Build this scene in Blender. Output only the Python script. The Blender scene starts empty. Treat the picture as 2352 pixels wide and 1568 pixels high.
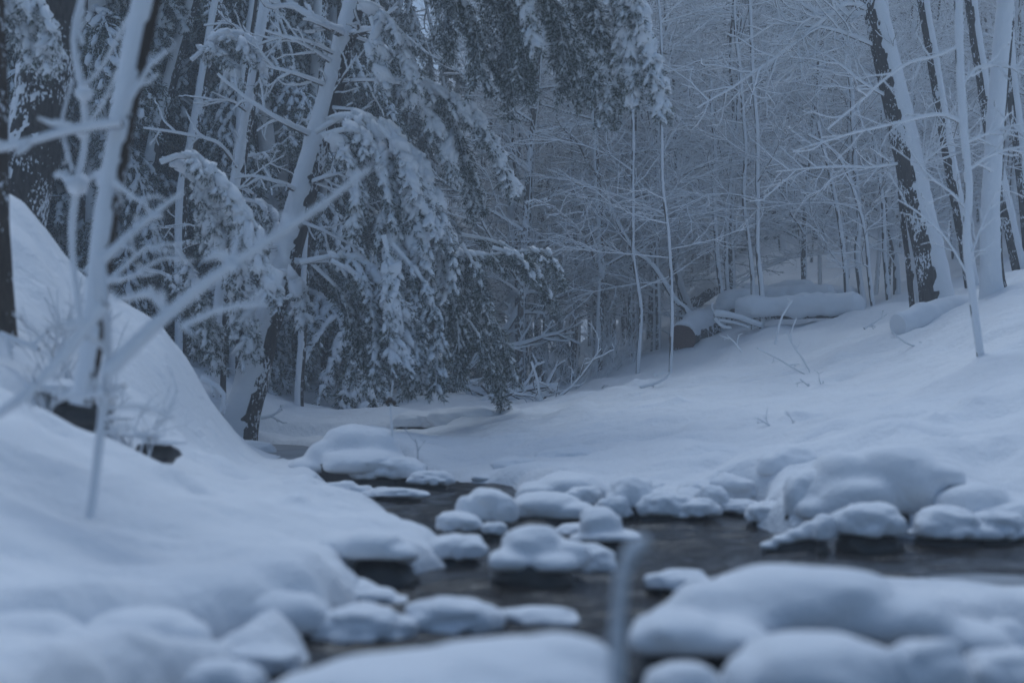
import bpy, math, random
import numpy as np
from math import radians, sin, cos, pi

sc = bpy.context.scene
COL = sc.collection

# ------------------------------------------------------------------ camera
CAMZ, F, CX, HY = 0.72, 3267.0, 1176.0, 860.0     # survey constants: eye height, focal length, horizon
cd = bpy.data.cameras.new("camera")
cam = bpy.data.objects.new("camera", cd)
COL.objects.link(cam)
cam.location = (0, 0, CAMZ)
cam.rotation_euler = (pi / 2, 0, 0)
cd.lens, cd.sensor_width = 50, 36
cd.shift_y = (HY - 784) / 2352
cd.clip_start, cd.clip_end = 0.05, 600
cd.dof.use_dof = True
cd.dof.focus_distance = 18.0
cd.dof.aperture_fstop = 1.6
sc.camera = cam

# ------------------------------------------------------------------ sky, sun, exposure
SUN_EL, SUN_ROT = radians(63), radians(352)
w = bpy.data.worlds.new("World")
sc.world = w
w.use_nodes = True
nt = w.node_tree
bg = nt.nodes["Background"]
sky = nt.nodes.new("ShaderNodeTexSky")
sky.sky_type = 'NISHITA'
sky.sun_disc = False
sky.sun_elevation, sky.sun_rotation = SUN_EL, SUN_ROT
hs = nt.nodes.new("ShaderNodeHueSaturation")
hs.inputs["Saturation"].default_value = 1.25
nt.links.new(sky.outputs[0], hs.inputs["Color"])
tint = nt.nodes.new("ShaderNodeMix")
tint.data_type, tint.blend_type = 'RGBA', 'MULTIPLY'
tint.inputs[0].default_value = 1.0
tint.inputs[7].default_value = (0.90, 0.96, 1.0, 1)
nt.links.new(hs.outputs[0], tint.inputs[6])
nt.links.new(tint.outputs[2], bg.inputs[0])
bg.inputs[1].default_value = 0.07
sl = bpy.data.lights.new("sun", 'SUN')
sl.energy, sl.angle, sl.color = 1.4, radians(38), (0.70, 0.845, 1.0)
sun = bpy.data.objects.new("sun", sl)
COL.objects.link(sun)
sun.rotation_euler = (pi / 2 - SUN_EL, 0, pi - SUN_ROT)
sc.view_settings.view_transform = 'Standard'
sc.view_settings.look = 'None'
sc.view_settings.exposure = 0.40
sc.view_settings.gamma = 1
sc.view_settings.use_curve_mapping = False
cy = sc.cycles
cy.use_denoising = True
cy.max_bounces, cy.diffuse_bounces, cy.glossy_bounces = 6, 4, 2
cy.transmission_bounces, cy.volume_bounces, cy.transparent_max_bounces = 2, 2, 4
cy.use_adaptive_sampling = True
cy.adaptive_threshold = 0.02
cy.caustics_reflective = cy.caustics_refractive = False

HAZE = 0.0085

# ------------------------------------------------------------------ maths helpers
def P(px, py, Y):
    return np.array([(px - CX) / F * Y, Y, CAMZ - (py - HY) / F * Y])

def _hash(ix, iy, iz, seed):
    h = (ix * 374761393 + iy * 668265263 + iz * 2147483647 + seed * 1274126177) & 0xFFFFFFFF
    h = ((h ^ (h >> 13)) * 1274126177) & 0xFFFFFFFF
    h = (h ^ (h >> 16)) & 0xFFFFFF
    return h / float(0xFFFFFF) * 2 - 1

def vnoise(p, seed=0):
    p = np.asarray(p, float)
    i = np.floor(p).astype(np.int64)
    f = p - i
    f = f * f * (3 - 2 * f)
    r = 0
    for dx in (0, 1):
        for dy in (0, 1):
            for dz in (0, 1):
                wgt = (f[:, 0] if dx else 1 - f[:, 0]) * (f[:, 1] if dy else 1 - f[:, 1]) * (f[:, 2] if dz else 1 - f[:, 2])
                r = r + wgt * _hash(i[:, 0] + dx, i[:, 1] + dy, i[:, 2] + dz, seed)
    return r

def fbm(p, octv=3, seed=0):
    r, a = 0, 1.0
    p = np.asarray(p, float)
    for k in range(octv):
        r = r + a * vnoise(p, seed + k)
        p = p * 2.07
        a *= 0.5
    return r

def cr(pts, n):
    """Catmull-Rom through pts, n samples evenly spread."""
    p = np.asarray(pts, float)
    if len(p) == 2:
        t = np.linspace(0, 1, n)[:, None]
        return p[0] * (1 - t) + p[1] * t
    q = np.vstack([2 * p[0] - p[1], p, 2 * p[-1] - p[-2]])
    seg = np.linalg.norm(np.diff(p, axis=0), axis=1)
    cum = np.concatenate([[0], np.cumsum(seg)])
    s = np.linspace(0, cum[-1], n)
    k = np.clip(np.searchsorted(cum, s, side='right') - 1, 0, len(p) - 2)
    t = ((s - cum[k]) / np.maximum(seg[k], 1e-9))[:, None]
    a, b, c, d = q[k], q[k + 1], q[k + 2], q[k + 3]
    return 0.5 * (2 * b + (c - a) * t + (2 * a - 5 * b + 4 * c - d) * t ** 2 + (3 * b - a - 3 * c + d) * t ** 3)

def nrm(v):
    return v / np.maximum(np.linalg.norm(v, axis=-1, keepdims=True), 1e-9)

# ------------------------------------------------------------------ mesh helpers
class MB:
    def __init__(self):
        self.V, self.F, self.n = [], [], 0
    def add(self, V, F, m=0):
        V = np.asarray(V, float).reshape(-1, 3)
        F = np.asarray(F, np.int64)
        if len(V) == 0 or len(F) == 0:
            return
        M = np.full(len(F), m) if np.isscalar(m) else np.asarray(m)
        self.F.append((F + self.n, M))
        self.V.append(V)
        self.n += len(V)
    def mesh(self, name, mats, smooth=True, off=None):
        me = bpy.data.meshes.new(name)
        if self.n:
            V = np.vstack(self.V)
            if off is not None:
                V = V - np.asarray(off)
            me.vertices.add(len(V))
            me.vertices.foreach_set("co", V.astype(np.float32).ravel())
            loops = np.concatenate([f.ravel() for f, _ in self.F])
            tot = np.concatenate([np.full(len(f), f.shape[1]) for f, _ in self.F])
            st = np.concatenate([[0], np.cumsum(tot)[:-1]])
            me.loops.add(len(loops))
            me.loops.foreach_set("vertex_index", loops.astype(np.int32))
            me.polygons.add(len(tot))
            me.polygons.foreach_set("loop_start", st.astype(np.int32))
            me.polygons.foreach_set("material_index", np.concatenate([m for _, m in self.F]).astype(np.int32))
            me.polygons.foreach_set("use_smooth", np.full(len(tot), smooth))
            me.update(calc_edges=True)
        for m in mats:
            me.materials.append(m)
        return me

def obj(name, me, parent=None, loc=None):
    o = bpy.data.objects.new(name, me)
    COL.objects.link(o)
    if parent is not None:
        o.parent = parent
    if loc is not None:
        o.location = loc
    return o

def tag(o, label=None, cat=None, group=None, kind=None):
    if label: o["label"] = label
    if cat: o["category"] = cat
    if group: o["group"] = group
    if kind: o["kind"] = kind
    return o

def thing(name, loc, label, cat, group=None):
    o = bpy.data.objects.new(name, None)
    o.empty_display_size = 0.1
    COL.objects.link(o)
    o.location = loc
    return tag(o, label, cat, group)

def copy_tree(o, parent=None):
    c = o.copy()
    COL.objects.link(c)
    if parent is not None:
        c.parent = parent
    for ch in KIDS.get(o.name, []):
        copy_tree_child(ch, c)
    return c
KIDS = {}
def copy_tree_child(ch, par):
    d = ch.copy()
    COL.objects.link(d)
    d.parent = par
    for g in KIDS.get(ch.name, []):
        copy_tree_child(g, d)

UPV = np.array([0.25, -0.95, 1.0])      # snow came on the wind, from the creek side

def tube5(Pt, R, S, upv=UPV):
    """Batch of snow-lined twigs. Pt (m,n,3), R,S (m,n). Bark below, snow above."""
    m, n, _ = Pt.shape
    T = nrm(np.gradient(Pt, axis=1))
    U = upv - (T @ upv)[..., None] * T
    U = nrm(U)
    W = np.cross(T, U)
    hor = np.sqrt(np.clip(1 - (T @ nrm(upv)) ** 2, 0, 1))
    S = (S * (0.30 + 0.70 * hor))[..., None]
    R = R[..., None]
    a0, a1, a2 = -W * R, -U * R, W * R
    a3 = W * (0.72 * R + 0.30 * S) + U * (0.40 * R + 0.62 * S)
    a4 = -W * (0.72 * R + 0.30 * S) + U * (0.40 * R + 0.62 * S)
    a5 = U * (R + S)
    ring = np.stack([a0, a1, a2, a3, a5, a4], axis=2) + Pt[:, :, None, :]
    V = ring.reshape(-1, 3)
    base = (np.arange(m)[:, None, None] * n + np.arange(n - 1)[None, :, None]) * 6
    k = np.arange(6)[None, None, :]
    k2 = (k + 1) % 6
    Fq = np.stack([base + k, base + k2, base + 6 + k2, base + 6 + k], axis=-1).reshape(-1, 4)
    mi = np.tile(np.array([0, 0, 1, 1, 1, 1]), m * (n - 1))
    return V, Fq, mi

class Paths:
    """Collects twig paths and builds them all at once."""
    def __init__(self, upv=None):
        self.d = {}
        self.upv = UPV if upv is None else np.asarray(upv, float)
    def add(self, pts, r0, r1, s0, s1=None, rng=None):
        pts = np.asarray(pts, float)
        n = len(pts)
        t = np.linspace(0, 1, n)
        s1 = s0 if s1 is None else s1
        S = s0 + (s1 - s0) * t
        if rng is not None:
            S = S * np.array([rng.uniform(0.6, 1.35) for _ in range(n)])
        self.d.setdefault(n, []).append((pts, r0 + (r1 - r0) * t, S))
    def into(self, mb):
        for n, L in self.d.items():
            V, Fq, mi = tube5(np.array([a for a, _, _ in L]), np.array([b for _, b, _ in L]), np.array([c for _, _, c in L]), self.upv)
            mb.add(V, Fq, mi)
        return mb

def ring_tube(pts, rad, sides=14, amp=0.06, seed=0, freq=6.0, cap=True):
    """Round trunk with rough bark. returns V,F(quads)."""
    pts = np.asarray(pts, float)
    n = len(pts)
    T = nrm(np.gradient(pts, axis=0))
    ref = np.array([0.0, -1.0, 0.15])
    U = nrm(ref - (T @ ref)[:, None] * T)
    W = np.cross(T, U)
    th = np.linspace(0, 2 * pi, sides, endpoint=False)
    D = U[:, None, :] * np.cos(th)[None, :, None] + W[:, None, :] * np.sin(th)[None, :, None]
    R = np.asarray(rad)[:, None] * np.ones((1, sides))
    q = (pts[:, None, :] + D * R[..., None]).reshape(-1, 3)
    nz = fbm(q * np.array([freq * 2.2, freq * 2.2, freq * 0.55]), 2, seed).reshape(n, sides)
    R = R * (1 + amp * nz)
    V = (pts[:, None, :] + D * R[..., None]).reshape(-1, 3)
    b = np.arange(n - 1)[:, None] * sides
    k = np.arange(sides)[None, :]
    k2 = (k + 1) % sides
    Fq = np.stack([b + k, b + k2, b + sides + k2, b + sides + k], -1).reshape(-1, 4)
    return V, Fq, D, R

def trunk_meshes(pts, rad, snowdir, thick=0.03, cover=0.1, sides=18, seed=0, amp=0.06, ragged=0.5, nf=7):
    """bark mesh data and the snow shell plastered on the snowdir side."""
    n = len(pts)
    V, Fq, D, R = ring_tube(pts, rad, sides, amp, seed)
    sd = nrm(np.asarray(snowdir, float))
    c = D @ sd
    mb = MB(); mb.add(V, Fq)
    q = V * np.array([nf, nf, nf * .7])
    nz = fbm(q, 3, seed + 5).reshape(n, sides)
    nz2 = fbm(V * 18, 2, seed + 9).reshape(n, sides)
    t = c - cover + ragged * 0.5 * nz
    off = np.where(t > 0, thick * np.clip(t, 0, 0.6) ** 0.6 * 1.3 * (1 + 0.25 * nz2) + 0.002, -0.012)
    V2 = (np.asarray(pts)[:, None, :] + D * (R + off)[..., None]).reshape(-1, 3)
    ms = MB(); ms.add(V2, Fq)
    return mb, ms

# unit blobs
def uv_sphere(seg, rings):
    V = [(0, 0, 1)]
    for i in range(1, rings):
        a = pi * i / rings
        for j in range(seg):
            b = 2 * pi * j / seg
            V.append((sin(a) * cos(b), sin(a) * sin(b), cos(a)))
    V.append((0, 0, -1))
    T, Q = [], []
    for j in range(seg):
        T.append((0, 1 + j, 1 + (j + 1) % seg))
    for i in range(rings - 2):
        for j in range(seg):
            a = 1 + i * seg + j; b = 1 + i * seg + (j + 1) % seg
            Q.append((a, a + seg, b + seg, b))
    e = len(V) - 1; s = 1 + (rings - 2) * seg
    for j in range(seg):
        T.append((s + j, e, s + (j + 1) % seg))
    return np.array(V, float), np.array(T), np.array(Q)
BLOB = uv_sphere(6, 4)

def blobs(mb, C, A, Rr, m=0, seed=0, sx=1.9, sz=0.66, rough=0.3):
    """lumps of snow: centres C, long axes A, radii Rr."""
    if len(C) == 0: return
    C, A, Rr = np.asarray(C, float), nrm(np.asarray(A, float)), np.asarray(Rr, float)
    up = np.array([0, 0, 1.0])
    B = np.cross(up, A); bad = np.linalg.norm(B, axis=1) < 0.05
    B[bad] = np.array([1.0, 0, 0]); B = nrm(B)
    Z = np.cross(A, B)
    v, T, Q = BLOB
    g = np.random.RandomState(seed)
    k = len(C)
    j = 1 + rough * g.uniform(-1, 1, (k, len(v), 1))
    lv = v[None] * j
    V = C[:, None, :] + (lv[..., 0:1] * A[:, None, :] * sx + lv[..., 1:2] * B[:, None, :] + lv[..., 2:3] * Z[:, None, :] * sz) * Rr[:, None, None]
    o = (np.arange(k) * len(v))[:, None, None]
    n0 = mb.n
    mb.add(V.reshape(-1, 3), (T[None] + o).reshape(-1, 3), m)
    # quads share the same vertices
    Fq = (Q[None] + o).reshape(-1, 4) + n0
    mb.F.append((Fq, np.full(len(Fq), m)))

def blades(mb, p, d, l, wd, m=0, seed=0):
    if len(p) == 0: return
    p, d = np.asarray(p, float), nrm(np.asarray(d, float))
    l, wd = np.asarray(l)[:, None], np.asarray(wd)[:, None]
    g = np.random.RandomState(seed)
    s = nrm(np.cross(d, g.normal(size=d.shape)))
    V = np.stack([p, p + d * l * 0.5 + s * wd * 0.5, p + d * l, p + d * l * 0.5 - s * wd * 0.5], 1).reshape(-1, 3)
    Fq = np.arange(len(p) * 4).reshape(-1, 4)
    mb.add(V, Fq, m)

# ------------------------------------------------------------------ materials
def mat(name):
    m = bpy.data.materials.new(name)
    m.use_nodes = True
    return m, m.node_tree, m.node_tree.nodes["Principled BSDF"]

def noise(nt, scale, detail=3, rough=0.55, vec=None):
    n = nt.nodes.new("ShaderNodeTexNoise")
    n.inputs["Scale"].default_value = scale
    n.inputs["Detail"].default_value = detail
    n.inputs["Roughness"].default_value = rough
    if vec is not None: nt.links.new(vec, n.inputs["Vector"])
    return n

def ramp(nt, src, stops):
    r = nt.nodes.new("ShaderNodeValToRGB")
    e = r.color_ramp.elements
    while len(e) < len(stops): e.new(0.5)
    for k, (p, c) in enumerate(stops):
        e[k].position = p; e[k].color = (*c, 1)
    nt.links.new(src, r.inputs[0])
    return r

def bump(nt, src, bsdf, st, dist):
    b = nt.nodes.new("ShaderNodeBump")
    b.inputs["Strength"].default_value = st
    b.inputs["Distance"].default_value = dist
    nt.links.new(src, b.inputs["Height"])
    nt.links.new(b.outputs[0], bsdf.inputs["Normal"])
    return b

def coords(nt, scale=(1, 1, 1), kind="Object"):
    tc = nt.nodes.new("ShaderNodeTexCoord")
    mp = nt.nodes.new("ShaderNodeMapping")
    mp.inputs["Scale"].default_value = scale
    nt.links.new(tc.outputs[kind], mp.inputs[0])
    return mp.outputs[0]

def snow_mat(name, col, bscale, bdist):
    m, t, b = mat(name)
    v = coords(t)
    n = noise(t, bscale, 5, 0.65, v)
    n2 = noise(t, 1.7, 2, 0.5, v)
    r = ramp(t, n2.outputs[0], [(0.3, tuple(c * 0.95 for c in col)), (0.7, col)])
    t.links.new(r.outputs[0], b.inputs["Base Color"])
    b.inputs["Roughness"].default_value = 0.75
    b.inputs["Specular IOR Level"].default_value = 0.25
    bump(t, n.outputs[0], b, 0.5, bdist)
    return m
M_SNOW = snow_mat("snow", (0.83, 0.845, 0.87), 26, 0.02)
M_SNOWG = snow_mat("ground_snow", (0.83, 0.845, 0.87), 12, 0.06)

def bark_mat(name, c1, c2, sc_=(9, 9, 2.2), speck=1.13):
    m, t, b = mat(name)
    v = coords(t, sc_)
    n = noise(t, 4, 6, 0.7, v)
    r = ramp(t, n.outputs[0], [(0.32, c1), (0.68, c2)])
    n3 = noise(t, 46, 3, 0.6, coords(t, (1, 1, .55)))
    n4 = noise(t, 3.0, 2, 0.5, coords(t))
    ad = t.nodes.new("ShaderNodeMath"); ad.operation = 'ADD'
    t.links.new(n3.outputs[0], ad.inputs[0]); t.links.new(n4.outputs[0], ad.inputs[1])
    hf = t.nodes.new("ShaderNodeMath"); hf.operation = 'MULTIPLY'; hf.inputs[1].default_value = 0.5
    t.links.new(ad.outputs[0], hf.inputs[0])
    k = ramp(t, hf.outputs[0], [(0.0, (0, 0, 0)), (speck / 2, (0, 0, 0)), (speck / 2 + .02, (1, 1, 1))])
    mx = t.nodes.new("ShaderNodeMix"); mx.data_type = 'RGBA'
    t.links.new(k.outputs[0], mx.inputs[0]); t.links.new(r.outputs[0], mx.inputs[6])
    mx.inputs[7].default_value = (0.78, 0.80, 0.83, 1)
    t.links.new(mx.outputs[2], b.inputs["Base Color"])
    b.inputs["Roughness"].default_value = 0.9
    b.inputs["Specular IOR Level"].default_value = 0.15
    bump(t, n.outputs[0], b, 0.8, 0.03)
    return m
M_BARK = bark_mat("dark_bark", (0.024, 0.020, 0.017), (0.095, 0.082, 0.072), speck=1.10)
M_TWIG = bark_mat("twig_bark", (0.075, 0.066, 0.058), (0.15, 0.13, 0.115))
M_RIME = bark_mat("rimed_twig", (0.085, 0.076, 0.068), (0.17, 0.15, 0.135), speck=1.0)
M_BROWN = bark_mat("brown_bark", (0.045, 0.032, 0.024), (0.10, 0.075, 0.055))
M_WOOD = bark_mat("sawn_wood", (0.05, 0.021, 0.014), (0.14, 0.066, 0.045), (14, 14, 14), speck=1.3)

def needle_mat():
    m, t, b = mat("hemlock_needles")
    n = noise(t, 5, 2, 0.5, coords(t))
    r = ramp(t, n.outputs[0], [(0.3, (0.030, 0.046, 0.032)), (0.7, (0.068, 0.086, 0.052))])
    n2 = noise(t, 38, 2, 0.6, coords(t))
    k = ramp(t, n2.outputs[0], [(0.52, (0, 0, 0)), (0.60, (1, 1, 1))])
    mx = t.nodes.new("ShaderNodeMix"); mx.data_type = 'RGBA'
    t.links.new(k.outputs[0], mx.inputs[0]); t.links.new(r.outputs[0], mx.inputs[6])
    mx.inputs[7].default_value = (0.60, 0.63, 0.66, 1)
    t.links.new(mx.outputs[2], b.inputs["Base Color"])
    b.inputs["Roughness"].default_value = 0.7
    b.inputs["Specular IOR Level"].default_value = 0.2
    return m
M_NEEDLE = needle_mat()

def rock_mat():
    m, t, b = mat("wet_stone")
    n = noise(t, 7, 5, 0.65, coords(t))
    r = ramp(t, n.outputs[0], [(0.3, (0.014, 0.013, 0.012)), (0.75, (0.055, 0.048, 0.042))])
    t.links.new(r.outputs[0], b.inputs["Base Color"])
    b.inputs["Roughness"].default_value = 0.4
    bump(t, n.outputs[0], b, 0.7, 0.03)
    return m
M_ROCK = rock_mat()

def water_mat():
    m, t, b = mat("creek_water")
    v = coords(t, (0.8, 2.2, 1))
    n = noise(t, 6.0, 4, 0.6, v)
    b.inputs["Base Color"].default_value = (0.026, 0.021, 0.018, 1)
    b.inputs["Roughness"].default_value = 0.12
    b.inputs["IOR"].default_value = 1.33
    bump(t, n.outputs[0], b, 0.6, 0.04)
    return m
M_WATER = water_mat()

def ice_shade_mat():
    m, t, b = mat("ice_and_snow_shade")
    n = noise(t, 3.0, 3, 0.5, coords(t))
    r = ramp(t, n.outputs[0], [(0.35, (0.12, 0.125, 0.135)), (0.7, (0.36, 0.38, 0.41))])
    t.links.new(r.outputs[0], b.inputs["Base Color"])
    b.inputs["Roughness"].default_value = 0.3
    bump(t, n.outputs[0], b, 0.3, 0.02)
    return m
M_ICE_SHADE = ice_shade_mat()  # ice of the right shelf, and the grey for shaded snow at the bend

# ------------------------------------------------------------------ where the stones lie (read by the ground and the stone builder)
# centre, top and foot of each stone as surveyed, half width, label
STONES = []
def S(*a, **k): STONES.append((a, k))
# stones standing in the open water
S(1048,1231,1297,70,"small lone snow-capped stone standing in the open water", gap=.18, lobes=1, seed=1)
S(1224,1199,1352,112,"twin-lobed snowy stone above its own dark waterline in mid stream", gap=.24, seed=2, sub=[(1225,1205,75,.25),(1170,1262,52,-.25),(1270,1268,60,-.3),(1300,1240,60,.1)])
S(1345,1256,1325,70,"low snowy stone trailing off beside the twin-lobed stone", lobes=1, gap=.12, seed=3)
S(1385,1159,1275,85,"round knob of snow on a brimmed stone in mid stream", gap=.26, seed=4, sub=[(1378,1165,50,0),(1400,1215,76,0),(1345,1225,40,-.1)])
S(1116,1124,1226,70,"rounded snowy boulder at the left end of the mid-stream cluster", lobes=2, gap=.2, seed=5)
S(1052,1177,1236,56,"low sloping snowy stone below the rounded boulder", lobes=1, gap=.25, seed=6)
S(1135,1200,1238,31,"tiny snow-topped stone at the foot of the rounded boulder", lobes=1, gap=.3, seed=7)
S(1296,1077,1178,133,"biggest snow-laden boulder at the back of the mid-stream cluster", gap=.06, seed=8, sub=[(1310,1085,85,.1),(1250,1105,70,0),(1375,1110,45,0)])
S(1262,1122,1212,122,"broad snowy boulder in front of the biggest mid-stream boulder", gap=.16, seed=9, sub=[(1255,1128,78,.1),(1310,1152,62,-.1),(1215,1145,45,-.1)])
S(1385,1058,1118,40,"small upright snowy stone behind the biggest mid-stream boulder", lobes=1, gap=.2, seed=10)
S(1322,1029,1100,112,"long flat snow slab on the far waterline", lobes=2, gap=.05, seed=11, depth=.5)
S(1468,1046,1120,74,"grey-sided snowy boulder at the far waterline", lobes=2, gap=.12, seed=12)
S(1455,1096,1196,67,"arched snowy stone over a dark hollow right of the cluster", lobes=2, gap=.28, seed=13)
S(1530,1132,1202,65,"pitted snowy stone beside the arched stone", lobes=2, gap=.2, seed=14)
S(1600,1146,1203,58,"last low snowy stone of the right cluster, dark below", lobes=2, gap=.25, seed=15)
S(1560,1089,1150,56,"snowy stone wedged behind the pitted stone", lobes=2, gap=.1, seed=16, Y=8.2)
S(1640,1119,1185,45,"small snowy stone by a narrow dark gap in the bank", lobes=2, gap=.3, seed=17)
S(1690,1092,1170,65,"snowy boulder leaning over the narrow dark gap", lobes=3, gap=.2, seed=18, Y=7.6)
S(1742,1072,1150,70,"double-topped snowy boulder up the right bank", lobes=3, gap=.1, seed=19, Y=7.9)
S(1700,1148,1186,67,"flat snow pad just above the right waterline", lobes=2, gap=.2, seed=20)
S(1778,1152,1212,63,"round snow pad left of the sloping snowy limb", lobes=1, gap=.2, seed=21)
S(1415,1140,1200,46,"snowy stone filling the gap between the cluster and the arched stone", lobes=2, gap=.2, seed=80)
S(1345,1118,1165,48,"low snowy stone on the right shoulder of the mid-stream cluster", lobes=2, gap=.15, seed=81, Y=7.2)
S(1425,1078,1130,46,"snowy stone behind the arched stone near the far waterline", lobes=2, gap=.2, seed=82)
S(1510,1108,1160,50,"snowy stone just above the pitted stone", lobes=2, gap=.2, seed=83)
S(1590,1112,1172,44,"steep little snowy stone over the pitted stone's right side", lobes=2, gap=.25, seed=84)
S(1250,1060,1108,52,"snowy stone at the far waterline left of the flat slab", lobes=2, gap=.2, seed=85)
S(1660,1060,1125,70,"rounded snowy boulder high on the right bank above the dark gap", lobes=2, gap=.05, seed=86, Y=8.6)
S(1330,1205,1238,60,"thin snow pad level with the water beside the round knob", lobes=2, gap=.2, seed=87)
S(2010,1158,1262,88,"large round snowy stone over a black hollow at the right bank", lobes=2, gap=.3, seed=23)
S(2190,1168,1252,96,"wide snowy stone at the right bank with wrinkled cap", lobes=3, gap=.16, seed=24)
S(2310,1180,1250,80,"snowy stone where the right bank meets the ice", lobes=2, gap=.1, seed=25)
S(2030,1012,1215,165,"great overhanging snow mound on the right bank", gap=.05, seed=26, rock=.74, Y=6.35, depth=.8, bump=False, smooth=7, sub=[(1950,1040,95,.2),(2045,1015,115,.25),(2130,1060,85,.1,.5),(2172,1098,48,-.1,.48),(1900,1085,75,.2),(1960,1095,90,-.1),(2030,1100,60,-.12,.3),(1880,1140,60,-.15),(1930,1160,50,-.3)])
S(2260,1105,1230,120,"smooth snow mound right of the great overhang", gap=.1, seed=27, Y=6.2, smooth=8, bump=False, sub=[(2230,1110,90,.3),(2300,1140,90,.2),(2340,1170,70,0)])
S(1880,1075,1215,80,"smooth snow shoulder left of the great overhang", lobes=2, gap=.1, seed=28, Y=6.5, bump=False)
S(1828,1180,1262,78,"sloping snow-thick limb dipping into the water from the right bank", gap=.22, seed=22, Y=5.85, depth=.35, name="snowy_limb", cat="limb", smooth=3, sub=[(1768,1243,24,0),(1798,1228,28,0),(1830,1212,30,.05),(1865,1196,32,.1),(1895,1180,30,.15)])
S(1892,1195,1262,20,"stubby snow-coated limb end hanging beside the black hollow", gap=.3, seed=29, Y=5.75, depth=.8, lobes=1, name="snowy_limb", cat="limb")
# left bank
S(868,1214,1345,92,"overhanging snow mound at the tip of the left bank above black water", gap=.42, seed=30, smooth=7, sub=[(850,1216,80,.1),(905,1245,55,-.1),(800,1225,70,.4),(935,1270,24,-.1)])
S(850,1335,1395,95,"low snow tongue below the overhanging left mound", gap=.1, seed=31, Y=4.5, sub=[(800,1330,70,.4),(860,1350,55,0),(910,1368,40,-.1)], bump=False)
S(590,1330,1490,165,"broad snow mound at the foot of the left bank", gap=.10, seed=32, Y=3.85, smooth=8, sub=[(590,1345,130,.2),(680,1365,80,0),(510,1375,80,0)])
S(330,1385,1570,170,"thick snow mound over the black gap, lower left bank", gap=.26, seed=33, Y=3.4, smooth=8, sub=[(330,1395,120,.2),(410,1420,80,0),(240,1410,90,0),(300,1420,120,-.1)])
S(70,1400,1610,170,"grey-sided snow mound in the lower left corner", gap=.25, seed=34, Y=3.2, smooth=8, sub=[(60,1405,130,.2),(150,1440,90,0),(-20,1420,120,0)])
S(820,1402,1500,128,"rounded snowy stone before the left bank, left of its flat neighbour", lobes=2, gap=.1, seed=35, Y=3.9)
S(1040,1384,1470,112,"flat-topped snowy stone near the water's middle", lobes=1, gap=.1, seed=36, Y=4.0)
S(600,1492,1560,85,"small blurred snow pad by the bottom black gap", lobes=1, gap=.1, seed=37, Y=3.35)
S(500,1520,1640,95,"blurred snow hump rising beside the bottom black gap", lobes=1, gap=.1, seed=38, Y=3.0)
S(150,1555,1680,90,"blurred snow hump at the bottom left corner", lobes=1, gap=.1, seed=39, Y=2.95)
S(1030,1450,1760,430,"very wide smooth snow mound closest to the viewer", gap=.05, seed=40, Y=2.55, depth=.55, smooth=14, sub=[(1290,1456,150,.1),(1150,1466,240,.12),(950,1500,240,.08),(770,1540,180,0),(1000,1520,330,-.1),(1250,1510,170,-.1)])
S(160,868,960,95,"dark earthy undercut of the left bank beneath a lip of snow", gap=.62, seed=51, Y=6.5, bump=False, name="bank_undercut", cat="bank", sub=[(110,872,70,.1),(200,900,70,0),(260,950,50,0)])
S(345,985,1030,62,"narrow dark slot in the left bank under a snow lip", gap=.6, seed=52, Y=6.4, bump=False, name="bank_undercut", cat="bank", sub=[(330,988,50,.1),(390,1005,40,0)])
# right foreground
S(1850,1296,1560,300,"wide snow blanket over boulders across the lower right", gap=.2, seed=41, Y=3.35, depth=.6, smooth=12, bump=False, sub=[(1790,1300,170,.2),(1900,1300,150,.2),(1650,1335,130,.15),(2040,1350,150,.15),(1570,1390,90,0),(2170,1420,140,.05),(2300,1490,130,-.1),(1680,1400,120,-.15)])
S(2330,1500,1640,130,"snow slope trailing off the wide blanket to the right edge", lobes=2, gap=.06, seed=42, Y=2.9, depth=.7, smooth=8, bump=False)
S(1560,1316,1362,75,"thin snow pad in the water behind the wide boulder", lobes=1, gap=.12, seed=43)
S(1600,1400,1570,150,"hollow-sided snow mound beside the thin upright stalk", gap=.3, seed=44, Y=3.05, smooth=8, bump=False, sub=[(1560,1400,110,.1),(1660,1420,110,.1),(1500,1430,60,-.1)])
S(1880,1448,1700,225,"round snow dome at the bottom edge, right of the black hollow", gap=.06, seed=45, Y=2.7, smooth=10, bump=False, sub=[(1860,1452,170,.1),(1960,1465,130,.1),(1760,1500,110,0),(2060,1520,90,0)])
S(1580,1535,1620,90,"small snow cap inside the black hollow at the bottom edge", lobes=1, gap=.1, seed=46, Y=2.8)
S(2140,1490,1640,110,"snow hump beside the round dome at the bottom edge", lobes=1, gap=.1, seed=47, Y=2.75)
S(2250,1378,1440,80,"dark-patched snowy stone standing in the right pool", lobes=2, gap=.3, seed=48, Y=4.1)
S(2330,1430,1560,70,"snowy stone cut by the right edge beyond the pool", lobes=2, gap=.2, seed=49, Y=3.5)
S(1240,1405,1440,90,"grey ice-glazed flat stone awash in the middle water", lobes=1, gap=.05, seed=50, Y=4.15)
_r = random.Random(12)
for _q in range(22):
    _x = _r.uniform(1420, 1840); _b = 1120 + (_x - 1420) * .16 + _r.uniform(-22, 42)
    _h = _r.uniform(16, 30)
    S(_x, _b - _h * 1.5, _b, _h, "little snow-capped pebble among the stones of the right waterline", lobes=1, gap=_r.uniform(.15, .4), seed=300 + _q, group="small stones of the right waterline", rim=4)
for _q in range(9):
    _x = _r.uniform(690, 900); _b = 1112 + (_x - 690) * .12 + _r.uniform(-4, 22)
    _h = _r.uniform(14, 30)
    S(_x, _b - _h * .9, _b, _h, "little flat snow-capped pebble along the far left waterline", lobes=1, gap=_r.uniform(.15, .4), seed=330 + _q, group="small stones of the far left waterline", rim=4)
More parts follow.
